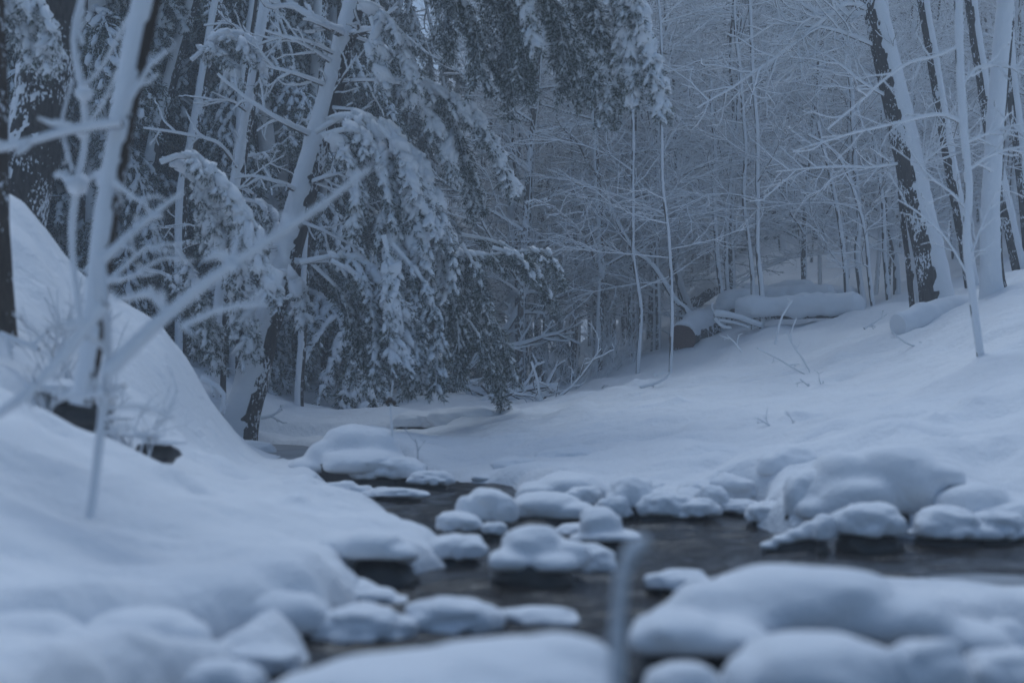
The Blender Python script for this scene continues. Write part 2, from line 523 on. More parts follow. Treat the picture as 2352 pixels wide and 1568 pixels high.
# far side of the creek
S(810,972,1110,112,"tall snow mound at the bend, left of the dried seedhead", gap=.12, seed=60, Y=9.2, bump=False, smooth=7, sub=[(810,976,70,.3),(870,985,50,.2),(760,1010,60,.2),(720,1050,60,.1),(840,1030,100,-.1)])
S(885,1048,1118,92,"snowy boulder with a dark slot at the far waterline", lobes=3, gap=.24, seed=61)
S(985,1082,1124,58,"tapering snow tongue reaching into the far water", lobes=2, gap=.25, seed=62)
S(905,1122,1152,80,"flat snowy plank-like stone floating low in the far water", lobes=2, gap=.3, seed=63, depth=.45)
S(770,1110,1148,75,"layered flat snowy stone against the left bank", lobes=2, gap=.2, seed=64, depth=.5)
S(690,1085,1120,40,"little snow dome beside the left bank's edge", lobes=1, gap=.15, seed=65, Y=9.0)
S(1118,1092,1112,36,"small dark flat stone with a thin snow rim at the head of the water", lobes=1, gap=.4, seed=66)
S(1190,1048,1104,60,"square-faced grey stone under snow at the far bank", lobes=1, gap=.15, seed=67)
S(1062,935,990,78,"round snow-buried boulder on the far bank", lobes=1, gap=.02, seed=68, Y=14.0)
S(960,945,985,60,"low snow-buried boulder beside the round one on the far bank", lobes=2, gap=.02, seed=69, Y=14.2)
S(580,1012,1060,45,"small snow dome at the foot of the leaning tree", lobes=1, gap=.02, seed=70, Y=11.8)
S(1590,1020,1085,90,"soft snow swell on the right bank above the pitted stone", lobes=2, gap=.02, seed=71, Y=8.8)
S(1830,1030,1100,90,"soft snow swell left of the great overhang", lobes=2, gap=.02, seed=72, Y=7.6)
# ------------------------------------------------------------------ ground
CTRL_PX = [
 # near left bank
 (0,1400,3.1),(400,1380,3.4),(700,1250,5.0),(700,1180,5.5),(500,1180,5),(210,1180,4.6),(0,1180,4.3),(0,1000,5.2),
 (300,1020,6),(500,1080,7),(0,880,6.2),(0,790,7),(200,850,7.3),(350,900,8),(450,1000,8.5),(100,650,7.8),(250,760,8.2),
 (20,440,8.6),(190,640,8.8),(390,770,9.2),(460,880,9.4),(540,1010,9.8),(600,1085,9),(700,1110,8.4),(800,1140,7.4),(860,1215,5.6),
 # beyond the left bank
 (560,985,13),(500,850,16),(450,800,18),(700,930,16),(700,860,20),(900,860,22),(900,950,15.5),(1050,900,19),
 (1130,925,18),(1000,840,28),(1350,830,30),(1250,812,38),(1420,822,30),(650,1035,12),(650,978,14),
 # snow apron in the bend
 (800,980,10.5),(730,1020,10),(900,1000,10.8),(830,1085,9.7),(650,1055,11),
 (1000,990,13),(1150,1000,12),(1100,1070,10.2),(1300,1010,11),(1300,950,13),(1450,1020,9.5),(1600,1060,8.6),(1600,960,11),
 (1800,1050,8),(1900,950,9.5),(2100,1000,7.5),(2352,1060,6.9),(2300,1150,6.4),(2352,900,8.5),(2100,880,11),(1800,870,14),
 (1500,880,15.5),(1350,890,17),(1250,925,18),(1600,800,18.5),(1500,812,20),(1750,742,19),(1950,735,17.5),(2100,740,15),(2250,702,14),(2352,690,13),
 # behind the crest on the right
 (2000,690,22),(1700,690,24),(1560,690,27),(1650,630,28),(1760,570,30),(1850,610,27),(1850,540,34),(1950,520,36),(2000,600,27),(2250,560,27),(2352,480,32),(1480,745,30),
 # valley and far hills
 (1300,800,45),(1176,640,75),(1176,300,105),(500,700,30),(200,650,28),(0,500,40),(400,500,55),(2000,300,60),(2352,200,60),(1600,450,70),(800,420,80),(1400,560,75),
]
CTRL_W = [(-6,8.6,3.0),(-4.5,5,1.4),(-4,2,0.9),(-1.5,1.5,0.15),(-10,10,5),(-3.5,11,1.0),(-3,12.5,.6),(-2.2,11.5,.25),(-5,13,1.6),
 (6,8,1.6),(4,4,.6),(8,14,2.6),(3,1.5,.35),(0,0,.1),(0,-3,.1),(-3,-3,.8),(3,-3,.6),(-20,20,7),(20,25,7),(-40,60,16),(45,60,17),(0,130,26),(-60,120,30),(60,120,30),(16,12,5)]
_c = np.array([P(*q) for q in CTRL_PX] + [np.array(q, float) for q in CTRL_W])
def _uv(x, y):
    yy = np.maximum(y, -2.0) + 4.0
    return np.stack([3.0 * x / yy, np.log(yy)], -1), yy
_cuv, _cyy = _uv(_c[:, 0], _c[:, 1])
def _ker(a, b):
    return np.sqrt(((a[:, None] - b[None]) ** 2).sum(-1) + 0.0016)
_n = len(_c)
_A = np.zeros((_n + 3, _n + 3))
_A[:_n, :_n] = _ker(_cuv, _cuv) - 0.004 * np.eye(_n)
_A[:_n, _n] = 1; _A[:_n, _n + 1:] = _cuv
_A[_n:, :_n] = _A[:_n, _n:].T
_w = np.linalg.solve(_A, np.concatenate([_c[:, 2] / _cyy, np.zeros(3)]))

CREEK = [[(-1.75,11.6,.12),(-1.2,10.6,.28),(-.72,9.3,.42),(-.35,8.1,.55),(.25,6.75,.75),(.75,5.7,.8),(1.6,5.25,.68),(2.05,5.3,.74),(2.7,5.0,.75),(4,4.4,.9)],
         [(.25,6.2,.5),(.15,4.9,.42),(.1,3.8,.6),(.2,2.4,1.0),(.3,0,1.2),(.3,-6,1.5)],
         [(.3,6.6,.5),(1.0,7.0,.28),(1.25,7.5,.05)],
         [(.2,3.6,.4),(1.2,3.3,.5),(2.4,3.4,.6)],
         [(1.5,5.5,.3),(1.74,6.25,.13)],[(-.15,5.0,.3),(-.36,4.9,.13)],
         [(-.3,3.9,.12),(-.72,3.78,.06),(-.85,3.5,.08),(-1.05,3.3,.08),(-1.4,3.1,.1)]]
SHELF = [([(-3.3,13.9,.30),(-2.5,12.75,.55),(-1.95,12.0,.50),(-1.55,11.4,.2)], .02),
         ([(-2.6,13.9,.12),(-1.6,14.1,.30),(-.9,14.0,.26),(-.4,14.3,.10)], .10)]
def creek_dist(x, y):
    best = np.full(x.shape, 1e9)
    for line in CREEK:
        for (x0, y0, w0), (x1, y1, w1) in zip(line[:-1], line[1:]):
            dx, dy = x1 - x0, y1 - y0
            t = np.clip(((x - x0) * dx + (y - y0) * dy) / (dx * dx + dy * dy), 0, 1)
            d = np.hypot(x - x0 - t * dx, y - y0 - t * dy) - (w0 + (w1 - w0) * t)
            best = np.minimum(best, d)
    return best

def ground_z(x, y):
    x = np.atleast_1d(np.asarray(x, float)); y = np.atleast_1d(np.asarray(y, float))
    out = np.empty(len(x))
    for a in range(0, len(x), 20000):
        s = slice(a, a + 20000)
        uv, yy = _uv(x[s], y[s])
        out[s] = (_ker(uv, _cuv) @ _w[:_n] + _w[_n] + uv @ _w[_n + 1:]) * yy
    p = np.stack([x, y, np.zeros_like(x)], -1)
    far = np.clip((y - 10) / 30, 0, 1)
    out = out + 0.006 * fbm(p * 9.0, 2, 17) * (y > 1.5)
    out = out + fbm(p * 0.9, 3, 3) * (0.040 + 0.12 * far) + fbm(p * np.array([1.6, 3.6, 1]) + p[:, ::-1] * .8, 3, 7) * 0.030
    out = out + 0.012 * fbm(p * 5.2, 2, 27) * (y > 3)
    out = np.maximum(out, 0.07 + 0.03 * vnoise(p * 2.3, 11))
    for bx, by, bw, bh in BUMPS + LUMPS:
        m = (np.abs(x - bx) < bw * 3) & (np.abs(y - by) < bw * 3)
        if m.any():
            out[m] += bh * np.exp(-((x[m] - bx) ** 2 + (y[m] - by) ** 2) / (bw * bw))
    d = creek_dist(x, y) + 0.10 * fbm(p * 2.6, 2, 21)
    s = np.clip(d / 0.20, 0, 1)
    s = np.sqrt(np.clip(1 - (1 - s) ** 2, 0, 1))
    z = -0.16 + (out + 0.16) * s
    for line, zb in SHELF:
        d = np.full(x.shape, 1e9)
        for (x0, y0, w0), (x1, y1, w1) in zip(line[:-1], line[1:]):
            dx, dy = x1 - x0, y1 - y0
            t = np.clip(((x - x0) * dx + (y - y0) * dy) / (dx * dx + dy * dy), 0, 1)
            d = np.minimum(d, np.hypot(x - x0 - t * dx, y - y0 - t * dy) - (w0 + (w1 - w0) * t))
        d = d + 0.06 * fbm(p * 3, 2, 41)
        q = np.clip(d / 0.10, 0, 1)
        z = np.where(d < .10, np.minimum(z, zb + (z - zb) * q * (2 - q)), z)
    return z
# snow drifts up around the stones of the banks
BUMPS = []
for _a, _k in STONES:
    _Y = _k.get('Y')
    if _Y and _Y > 3.3 and _k.get('bump', True):
        _kk = _Y / F
        BUMPS.append(((_a[0] - CX) * _kk, _Y + _a[3] * _kk * .9, _a[3] * _kk * 1.15, (_a[2] - _a[1]) * _kk * .38))
_r = random.Random(21)
LUMPS = [(-2.03, 6.40, .26, -.26), (-1.85, 6.35, .18, -.14), (-1.62, 6.32, .17, -.15)]
for _q in range(190):
    _Y = _r.uniform(5.0, 19); _px = _r.uniform(1150, 2420) if _q % 3 else _r.uniform(-50, 760)
    if _q % 3 == 0: _Y = _r.uniform(4.0, 9)
    LUMPS.append(((_px - CX) / F * _Y, _Y, _r.uniform(.06, .24), _r.choice([-1, 1, 1]) * _r.uniform(.02, .07)))
def gz(x, y):
    return float(ground_z([x], [y])[0])

Yr = np.concatenate([np.linspace(-8, 1.0, 14)[:-1], np.exp(np.linspace(math.log(5.0), math.log(20.0), 390))[:-1] - 4, np.exp(np.linspace(math.log(20), math.log(164), 170)) - 4])
Xc = 1.3 * np.sinh(np.linspace(-1, 1, 470) * math.asinh(90 / 1.3))
gx, gy = np.meshgrid(Xc, Yr)
gzv = ground_z(gx.ravel(), gy.ravel())
nr, nc = gx.shape
ii = (np.arange(nr - 1)[:, None] * nc + np.arange(nc - 1)[None]).ravel()
mb = MB(); mb.add(np.stack([gx.ravel(), gy.ravel(), gzv], -1), np.stack([ii, ii + 1, ii + nc + 1, ii + nc], -1))
g = obj("ground", mb.mesh("ground", [M_SNOWG]))
tag(g, "deep untouched snow over the creek banks and hillside", kind="structure")

# water
wx, wy = np.meshgrid(np.linspace(-4.5, 6, 240), np.linspace(-8, 13, 420))
pw = np.stack([wx.ravel(), wy.ravel(), np.zeros(wx.size)], -1)
flow = fbm(pw * np.array([1.2, 3.2, 1]), 3, 31)
wz = 0.018 * flow + 0.014 * fbm(pw * np.array([5, 9, 1]), 2, 35)
nr, nc = wx.shape
ii = (np.arange(nr - 1)[:, None] * nc + np.arange(nc - 1)[None]).ravel()
mb = MB(); mb.add(np.stack([pw[:, 0], pw[:, 1], wz], -1), np.stack([ii, ii + 1, ii + nc + 1, ii + nc], -1))
tag(obj("water", mb.mesh("water", [M_WATER])), "dark rippled creek water between the snowy stones", kind="structure")

# ------------------------------------------------------------------ snow-capped stones
def ico(sub):
    bmv = uv_sphere(20, 12) if sub else uv_sphere(12, 8)
    return bmv
SPH = uv_sphere(22, 14)
def add_ell(mb, c, r, seed, amp=0.1, freq=2.2, flat=0.0):
    v, T, Q = SPH
    nz = fbm(v * freq + seed * 7.3, 3, seed)
    nz = nz + 0.38 * fbm(v * freq * 2.4 + seed * 3.1, 3, seed + 3)
    v = np.sign(v) * np.abs(v) ** (0.80 if flat else 1.0)
    V = v * (1 + amp * nz)[:, None]
    if flat:
        V[:, 2] = np.where(V[:, 2] < -flat, -flat + (V[:, 2] + flat) * 0.25, V[:, 2])
    V = V * np.asarray(r) + np.asarray(c)
    n0 = mb.n
    mb.add(V, T)
    mb.F.append((Q + n0, np.zeros(len(Q), int)))

PENDING = []
def stone(cx, top, bot, hw, label, Y=None, lobes=2, gap=0.16, seed=0, depth=0.85, name="snowy_stone", group=None, tilt=0.0, spread=0.62, cat="stone", sub=None, smooth=4, bump=True, rim=9, rock=1.0):
    rng = random.Random(seed * 31 + int(cx) * 7 + int(bot))
    if Y is None:
        Y = CAMZ * F / (bot - HY)
    k = Y / F
    W, H = hw * k, (bot - top) * k
    zb = CAMZ - (bot - HY) * k
    D = min(W * depth, max(W, H * 1.6))
    x0, y0 = (cx - CX) * k, Y + D * 0.75
    root = thing(name, (x0, y0, zb), label, cat, group)
    mr = MB()
    rs = rng.randint(0, 999)
    g0 = H * gap
    top_z = H
    rz = (top_z - g0) * 0.60
    # dark stone below
    add_ell(mr, (0, 0, H * 0.22 - 0.05), (W * 0.90 * rock, D * 0.90 * rock, max(H * 0.46 * rock, 0.05)), rs, 0.22, 1.9)
    for q in range(max(1, lobes - 1)):
        a = rng.uniform(-1, 1)
        add_ell(mr, (W * 0.5 * a, -D * rng.uniform(0, .35), H * 0.15 - 0.04), (W * 0.38, D * 0.45, max(H * 0.36, 0.04)), rs + q + 1, 0.18, 1.9)
    obj("stone", mr.mesh("stone", [M_ROCK]), root)
    ms = MB()
    if sub:
        for q, (lx, lt, lhw, ld, *lg) in enumerate(sub):
            gq = H * lg[0] if lg else g0
            yl = y0 + ld * W
            zt = CAMZ - (lt - HY) / F * yl - zb
            lw = lhw * yl / F
            rr = max((zt - gq) * 0.60, 0.02)
            add_ell(ms, ((lx - CX) / F * yl - x0, ld * W, zt - rr), (lw, min(lw * 1.05, D * 1.1), rr), rs + 20 + q, 0.10, 1.5, 0.45)
    else:
        add_ell(ms, (0, 0, top_z - rz), (W * (1.0 if lobes < 2 else 0.80), D * 0.92, rz), rs + 20, 0.19, 1.5, 0.45)
        for q in range(lobes):
            a = (-1 if q % 2 else 1) * rng.uniform(0.7, 1.0)
            r1 = rng.uniform(0.36, 0.58)
            h1 = rng.uniform(0.55, 0.88)
            zt = g0 + (top_z - g0) * h1 + a * tilt * H
            rr = (zt - g0 * 0.8) * 0.58
            add_ell(ms, (W * spread * a, D * rng.uniform(-0.5, 0.25), zt - rr), (W * r1, D * r1 * 1.25, rr), rs + 30 + q, 0.12, 1.6, 0.4)
        for q in range(rim):
            a = -pi * (q + rng.uniform(.1, .9)) / rim
            r1 = rng.uniform(0.13, 0.26)
            zc = g0 + (top_z - g0) * rng.uniform(0.05, 0.30)
            add_ell(ms, (W * .80 * cos(a), D * .80 * sin(a), zc), (W * r1, D * r1, H * rng.uniform(.10, .2)), rs + 50 + q, 0.12, 1.6, 0.4)
    me = ms.mesh("snow_cap_raw", [M_SNOW])
    o = obj("snow_cap", me, root)
    rm = o.modifiers.new("r", 'REMESH'); rm.mode = 'VOXEL'; rm.voxel_size = max(0.007, min(W, H) * 0.065); rm.use_smooth_shade = True
    sm = o.modifiers.new("s", 'SMOOTH'); sm.iterations = smooth; sm.factor = 0.5
    PENDING.append(o)
    return root

def bake_pending():
    bpy.context.view_layer.update()
    dg = bpy.context.evaluated_depsgraph_get()
    for o in PENDING:
        me = bpy.data.meshes.new_from_object(o.evaluated_get(dg), depsgraph=dg)
        me.name = "snow_cap"
        if not me.materials: me.materials.append(M_SNOW)
        o.modifiers.clear()
        o.data = me
        me.polygons.foreach_set("use_smooth", [True] * len(me.polygons))
    PENDING.clear()

for _a, _k in STONES:
    stone(*_a, **_k)
bake_pending()

# thin shelf of ice in the right pool
mb = MB()
v, T, Q = uv_sphere(40, 8)
nz = fbm(v * 1.5, 3, 77)
Vi = v * (1 + .25 * nz)[:, None] * np.array([0.42, 0.30, 0.012]) + np.array([1.62, 4.72, 0.012])
n0 = mb.n; mb.add(Vi, T); mb.F.append((Q + n0, np.zeros(len(Q), int)))
tag(obj("ice_shelf", mb.mesh("ice_shelf", [M_ICE_SHADE])), "thin grey ice shelf on the right pool below the snowy stones", "ice")

vi = v * (1 + .2 * nz)[:, None] * np.array([1.3, 1.6, 0.02]) + np.array([-2.05, 12.2, 0.055])  # flat grey sheet colours in the shade lying on the snow at the bend
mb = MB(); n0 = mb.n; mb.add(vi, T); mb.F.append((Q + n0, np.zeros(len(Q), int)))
tag(obj("bend_shade_sheet", mb.mesh("bend_shade_sheet", [M_ICE_SHADE])), "dull grey frozen pool of the creek bend beside the leaning tree", kind="structure")

# ------------------------------------------------------------------ hemlock boughs
def bough_data(path, width, snow, seed, step=0.075, rb=None, droop=0.9, blade=None, nb=None, tert=True):
    rng = random.Random(seed)
    snow = snow * (.97 if snow > .75 else .85)
    rb = rb or (0.017 + 0.025 * snow)
    blade = blade or (0.042, 0.0075)
    nb = nb or (10 if snow > .8 else 14)
    path = np.asarray(path, float)
    L = float(np.linalg.norm(np.diff(path, axis=0), axis=1).sum())
    n = max(6, int(L / 0.12))
    main = cr(path, n)
    wood = Paths()
    wood.add(main, 0.016 + 0.004 * L, 0.004, 0.022 * snow + .006, 0.012 * snow)
    bp, bd, bl, bw = [], [], [], []
    sc_, sa, sr = [], [], []
    cum = np.linspace(0, 1, n)
    ns = int(L / step)
    zup = np.array([0, 0, 1.0])
    def at(t):
        f = t * (n - 1); i = min(int(f), n - 2); a = f - i
        return main[i] * (1 - a) + main[i + 1] * a, main[i + 1] - main[i]
    def needles(p, d, cnt):
        for _ in range(cnt):
            r = np.array([rng.gauss(0, 1) for _ in range(3)])
            dd = d * 0.8 + r * 0.65 + np.array([0, 0, -0.35])
            bp.append(p + r * 0.006); bd.append(dd)
            bl.append(blade[0] * rng.uniform(.7, 1.5)); bw.append(blade[1] * rng.uniform(.7, 1.4))
    for q in range(ns):
        t = 0.10 + 0.90 * (q + rng.random()) / ns
        p, T = at(min(t, 0.999))
        T = T / np.linalg.norm(T)
        side = np.cross(T, zup)
        if np.linalg.norm(side) < 0.35:
            side = np.array([cos(seed), sin(seed), 0.0]) + side
        side /= np.linalg.norm(side)
        sg = 1 if q % 2 else -1
        prof = sin(pi * min(0.14 + 0.80 * t, 1.0)) ** 0.7
        l = width * prof * rng.uniform(0.55, 1.1)
        if l < 0.06: l = 0.06
        d0 = T * rng.uniform(.55, 1.0) + side * sg * rng.uniform(.35, .95) + zup * rng.uniform(-.25, .15)
        d0 /= np.linalg.norm(d0)
        m = 6
        s = np.linspace(0, 1, m)[:, None]
        sp = p + d0 * s * l + np.array([0, 0, -1.0]) * (s ** 1.7) * l * droop * rng.uniform(.6, 1.2)
        wood.add(sp, 0.005, 0.0015, 0.008 * snow)
        k = max(3, int(l / 0.036))
        for a in range(k):
            u = (a + rng.random()) / k
            f = u * (m - 1); i = min(int(f), m - 2)
            pp = sp[i] * (1 - f + i) + sp[i + 1] * (f - i)
            dd = nrm(sp[i + 1] - sp[i])
            needles(pp, dd, nb)
            if rng.random() < snow * (1.05 - .35 * u):
                r = rb * rng.uniform(.55, 1.25) * (1.15 - .45 * u)
                sc_.append(pp + zup * r * 0.45 + np.array([0, -r * .25, 0])); sa.append(dd); sr.append(r)
                if snow > .65 and rng.random() < .5 * (1 - u) + .12:
                    r2 = r * rng.uniform(1.3, 1.75)
                    sc_.append(pp + zup * r2 * 0.3); sa.append(dd + np.array([rng.gauss(0, .4), rng.gauss(0, .4), 0])); sr.append(r2)
            if tert:
                for sg2 in (-1, 1):
                    if rng.random() < 0.75:
                        lat = np.cross(dd, zup)
                        ln = np.linalg.norm(lat)
                        lat = lat / ln if ln > .1 else np.array([sg2, 0, 0.0])
                        tl = rng.uniform(.05, .12) * (1.1 - .4 * u)
                        td = dd * .55 + lat * sg2 * .7 + np.array([0, 0, -rng.uniform(.1, .7)])
                        td /= np.linalg.norm(td)
                        for h in (0.4, 0.95):
                            tp = pp + td * tl * h
                            needles(tp, td, nb - 1)
                            if rng.random() < snow * (0.7 if h < .9 else .42):
                                r = rb * rng.uniform(.45, 1.0) * (1.1 - .4 * u)
                                sc_.append(tp + zup * r * 0.4); sa.append(td); sr.append(r)
    return wood, (bp, bd, bl, bw), (sc_, sa, sr)

def bough_objs(path, width, snow, seed, parent, base, **kw):
    wood, nd, sn = bough_data(path, width, snow, seed, **kw)
    wm = wood.into(MB()).mesh("bough", [M_TWIG, M_SNOW], off=base)
    o = obj("bough", wm, parent)
    mb = MB(); blades(mb, *nd, seed=seed)
    nn = obj("needles", mb.mesh("needles", [M_NEEDLE], smooth=False, off=base), o); nn["kind"] = "stuff"
    if len(sn[0]):
        mb = MB(); blobs(mb, *sn, seed=seed)
        ss = obj("snow", mb.mesh("snow", [M_SNOW], off=base), o); ss["kind"] = "stuff"
    return o

def px_path(pts, Y, dY=0.0):
    n = len(pts)
    return np.array([P(p[0], p[1], (p[2] if len(p) > 2 else Y) + dY * i / max(1, n - 1)) for i, p in enumerate(pts)])

def trunk_thing(name, label, cat, pts_px, Y, w0, w1, snowdir, thick=.03, cover=.1, seed=0, n=60, sides=18, flare=0.0, group=None, dY=0.0, bark=None, wobble=0.0, ragged=.5, amp=.06, nf=7):
    """pts from base to top, widths in the photo's pixels."""
    pp = px_path(pts_px, Y, dY)
    g0 = gz(pp[0][0], pp[0][1])
    if pp[0][2] > g0 - .05 and pp[0][2] - g0 < 2.5:
        foot = pp[0] + (pp[0] - pp[1]) / np.linalg.norm(pp[0] - pp[1]) * .0
        foot = foot + np.array([0, 0, g0 - .12 - pp[0][2]])
        pp = np.vstack([foot, pp]) if pp[0][2] - g0 > .15 else np.vstack([foot, pp[1:]])
    path = cr(pp, n)
    if wobble:
        path[:, 0] += wobble * vnoise(np.stack([path[:, 2] * 1.3, path[:, 0], path[:, 1]], -1), seed)
    t = np.linspace(0, 1, n)
    k = Y / F * 0.5
    rad = (w0 + (w1 - w0) * t) * k
    rad = rad * (1 + flare * np.exp(-t * 14))
    base = path[0].copy()
    root = thing(name, base, label, cat, group)
    mbk, msn = trunk_meshes(path, rad, snowdir, thick, cover, sides, seed, amp, ragged, nf)
    obj("trunk", mbk.mesh("trunk", [bark or M_BARK], off=base), root)
    obj("snow", msn.mesh("snow", [M_SNOW], off=base), root)
    return root, base, path, rad

def branch(root, base, pts_px, Y, w0, w1, snow=0.6, n=None, seed=0, twigs=0, tl=.35, dY=0.0, name="branch", kink=0.012, snap=None, upv=None, bark=None):
    """a snow-lined limb given by its run; w in pixels of the photo, optional side twigs"""
    rng = random.Random(seed * 13 + int(pts_px[0][0]) + int(pts_px[-1][1]) * 3)
    pp = px_path(pts_px, Y, dY)
    if snap is not None:
        j = np.argmin(np.abs(snap[:, 2] - pp[0][2]) + .6 * np.abs(snap[:, 0] - pp[0][0]))
        pp[0] = snap[j]
    L = np.linalg.norm(np.diff(pp, axis=0), axis=1).sum()
    n = n or max(6, int(L / 0.07))
    path = cr(pp, n)
    path = path + kink * np.stack([vnoise(path * 5, seed), vnoise(path * 5, seed + 1), vnoise(path * 5, seed + 2)], -1) * np.linspace(0, 1, n)[:, None]
    k = Y / F * 0.5
    r0, r1 = w0 * k, w1 * k
    pb = Paths(upv)
    pb.add(path, r0 * (1 - snow * .35), r1 * (1 - snow * .35), r0 * snow * 1.3, r1 * snow * 1.3, rng)
    for q in range(twigs):
        t = 0.15 + 0.85 * (q + rng.random()) / twigs
        i = min(int(t * (n - 1)), n - 2)
        d = nrm(path[i + 1] - path[i])
        sgn = 1 if q % 2 else -1
        lat = np.array([-d[2], rng.uniform(-.6, .6), d[0]]) * sgn
        td = d * rng.uniform(.6, 1.0) + lat * rng.uniform(.4, .9)
        grow_twig(pb, path[i], nrm(td), tl * rng.uniform(.4, 1.1), r1 * .75, rng, 2)
    o = obj(name, pb.into(MB()).mesh(name, [bark or M_TWIG, M_SNOW], off=base), root)
    return o

def grow_twig(pb, p, d, l, r, rng, depth, sn=None):
    n = 5
    sn = sn if sn is not None else max(r * 1.7, .006)
    pts = [p]
    dd = np.array(d)
    for i in range(n - 1):
        dd = nrm(dd + np.array([rng.gauss(0, .19), rng.gauss(0, .19), rng.gauss(0.01, .16)]))
        pts.append(pts[-1] + dd * l / (n - 1))
    pb.add(pts, r, r * .45, sn, sn * .7, rng)
    if depth > 1:
        k = max(2, int(l / .12))
        for q in range(k):
            i = rng.randint(1, n - 1)
            lat = np.array([rng.gauss(0, 1), rng.gauss(0, 1), rng.gauss(0.1, .5)])
            td = nrm(nrm(np.array(pts[i]) - pts[i - 1]) * .9 + nrm(lat) * .8)
            grow_twig(pb, pts[i], td, l * rng.uniform(.25, .5), r * .6, rng, depth - 1, sn * .8)

# --- the leaning tree by the bend and its hanging boughs
tA, bA, pathA, _ = trunk_thing("leaning_tree", "pale leaning hemlock plastered with snow, rooted at the bend of the creek", "tree",
    [(548,1000),(556,960),(580,880),(607,760),(640,660),(668,560),(700,440),(728,340),(760,220),(795,90),(830,-40),(880,-230)], 13.0, 78, 36,
    (-0.97, -0.38, 0.25), thick=.028, cover=-.05, seed=3, n=110, sides=26, flare=.12, dY=.5, ragged=.7, nf=13)
HERO_A = [
 # (run, Y, width m, snow)
 ([(725,305),(800,268),(890,295),(970,390),(1005,510),(1030,640)],12.7,.42,.97),
 ([(740,315),(820,300),(880,380),(905,500),(915,640)],12.5,.40,.97),
 ([(745,320),(800,350),(820,420),(815,500)],12.4,.30,.95),
 ([(870,290),(940,380),(960,500),(960,600)],12.4,.32,.97),
 ([(690,605),(790,590),(880,640),(935,740),(975,850)],12.4,.34,.8),
 ([(760,600),(840,650),(870,760),(865,860)],12.2,.34,.72),
 ([(720,610),(790,680),(815,770),(815,855)],12.5,.24,.3),
 ([(900,560),(980,660),(1005,760),(1000,900)],12.3,.22,.75),
 ([(880,540),(900,640),(900,740),(930,830)],12.0,.26,.85),
 ([(820,20),(880,35),(930,110),(945,205)],12.6,.26,.97),
 ([(850,40),(870,110),(880,190)],12.5,.18,.95),
 ([(905,190),(1000,205),(1085,260),(1145,345),(1180,430)],12.9,.30,.92),
 ([(950,210),(1010,300),(1045,400)],12.8,.26,.9),
 ([(1000,220),(1060,320),(1090,420),(1095,480)],13.1,.26,.6),
 ([(1000,540),(1080,585),(1180,580),(1255,575),(1290,640)],13.3,.2,.6),
 ([(1060,560),(1100,630),(1115,700)],13.2,.2,.5),
 ([(1130,570),(1190,590),(1230,640)],13.2,.16,.75),
 ([(1000,690),(1070,730),(1115,800),(1150,890)],13.6,.18,.22),
 ([(1010,700),(1050,760),(1060,850)],13.6,.28,.2),
 ([(1000,470),(1050,560),(1080,640)],13.5,.3,.55),
 ([(960,560),(1020,640),(1050,740),(1055,850)],13.4,.26,.35),
 ([(1040,640),(1100,690),(1150,760),(1185,860)],13.8,.24,.3),
 ([(880,640),(930,720),(950,800),(955,890)],13.0,.26,.4),
 ([(1060,540),(1150,560),(1230,610),(1270,690)],13.8,.22,.35),
 ([(780,700),(830,760),(850,830)],12.9,.26,.35),
 ([(1000,600),(1080,700),(1130,800),(1150,920)],14.2,.24,.4),
 # high boughs above the water
 ([(860,-190),(980,-110),(1060,-10),(1100,90),(1110,190)],12.6,.42,.42),
 ([(870,-180),(1040,-130),(1150,-40),(1200,80),(1215,190)],12.2,.42,.25),
 ([(880,-230),(1100,-180),(1230,-70),(1290,60),(1300,190)],12.0,.42,.35),
 ([(880,-230),(1150,-190),(1310,-90),(1380,60),(1400,260)],11.6,.42,.5),
 ([(880,-230),(1200,-200),(1400,-110),(1480,60),(1525,250)],11.2,.36,.97),
 ([(900,-240),(1250,-190),(1400,-60),(1440,80),(1455,210)],11.3,.34,.92),
 ([(880,-230),(1120,-150),(1190,-60),(1215,40),(1235,110)],11.4,.16,.97),
 ([(880,-200),(1000,-100),(1020,0),(1030,110)],13.2,.34,.3),
 ([(880,-220),(1080,-120),(1140,0),(1160,120),(1165,230)],13.0,.34,.2),
 ([(880,-220),(1180,-140),(1270,-20),(1330,120),(1345,230)],12.6,.34,.2),
 ([(800,80),(900,120),(980,180),(1010,260)],13.8,.34,.3),
 ([(640,640),(665,625),(685,660),(690,740)],12.6,.16,.97),
]
for i, (run, Y, wd, sn) in enumerate(HERO_A):
    bough_objs(px_path(run, Y), wd, sn, 100 + i, tA, bA)
for i, (run, w0, w1) in enumerate([
    ([(800,62),(740,55),(680,20),(640,-20)],26,14), ([(780,60),(850,70),(905,60)],22,12), ([(745,180),(680,172),(610,150)],14,8), ([(758,135),(690,100),(610,72)],12,7),
    ([(775,110),(700,95),(640,90),(590,105)],12,6), ([(722,305),(640,275),(560,220),(500,170)],17,8), ([(705,440),(640,420),(580,405),(540,410)],14,7),
    ([(715,420),(760,405),(800,395)],14,7), ([(690,600),(760,600),(840,612),(920,612)],20,6), ([(772,175),(850,185),(950,180)],12,6), ([(780,235),(830,255),(860,275)],12,6),
    ([(765,205),(800,160),(820,130)],10,5), ([(680,500),(740,530),(820,570)],12,6), ([(655,560),(600,570),(560,560)],10,5)]):
    branch(tA, bA, run, 13.0, w0, w1, .6, seed=i, twigs=5, tl=.3, snap=pathA)
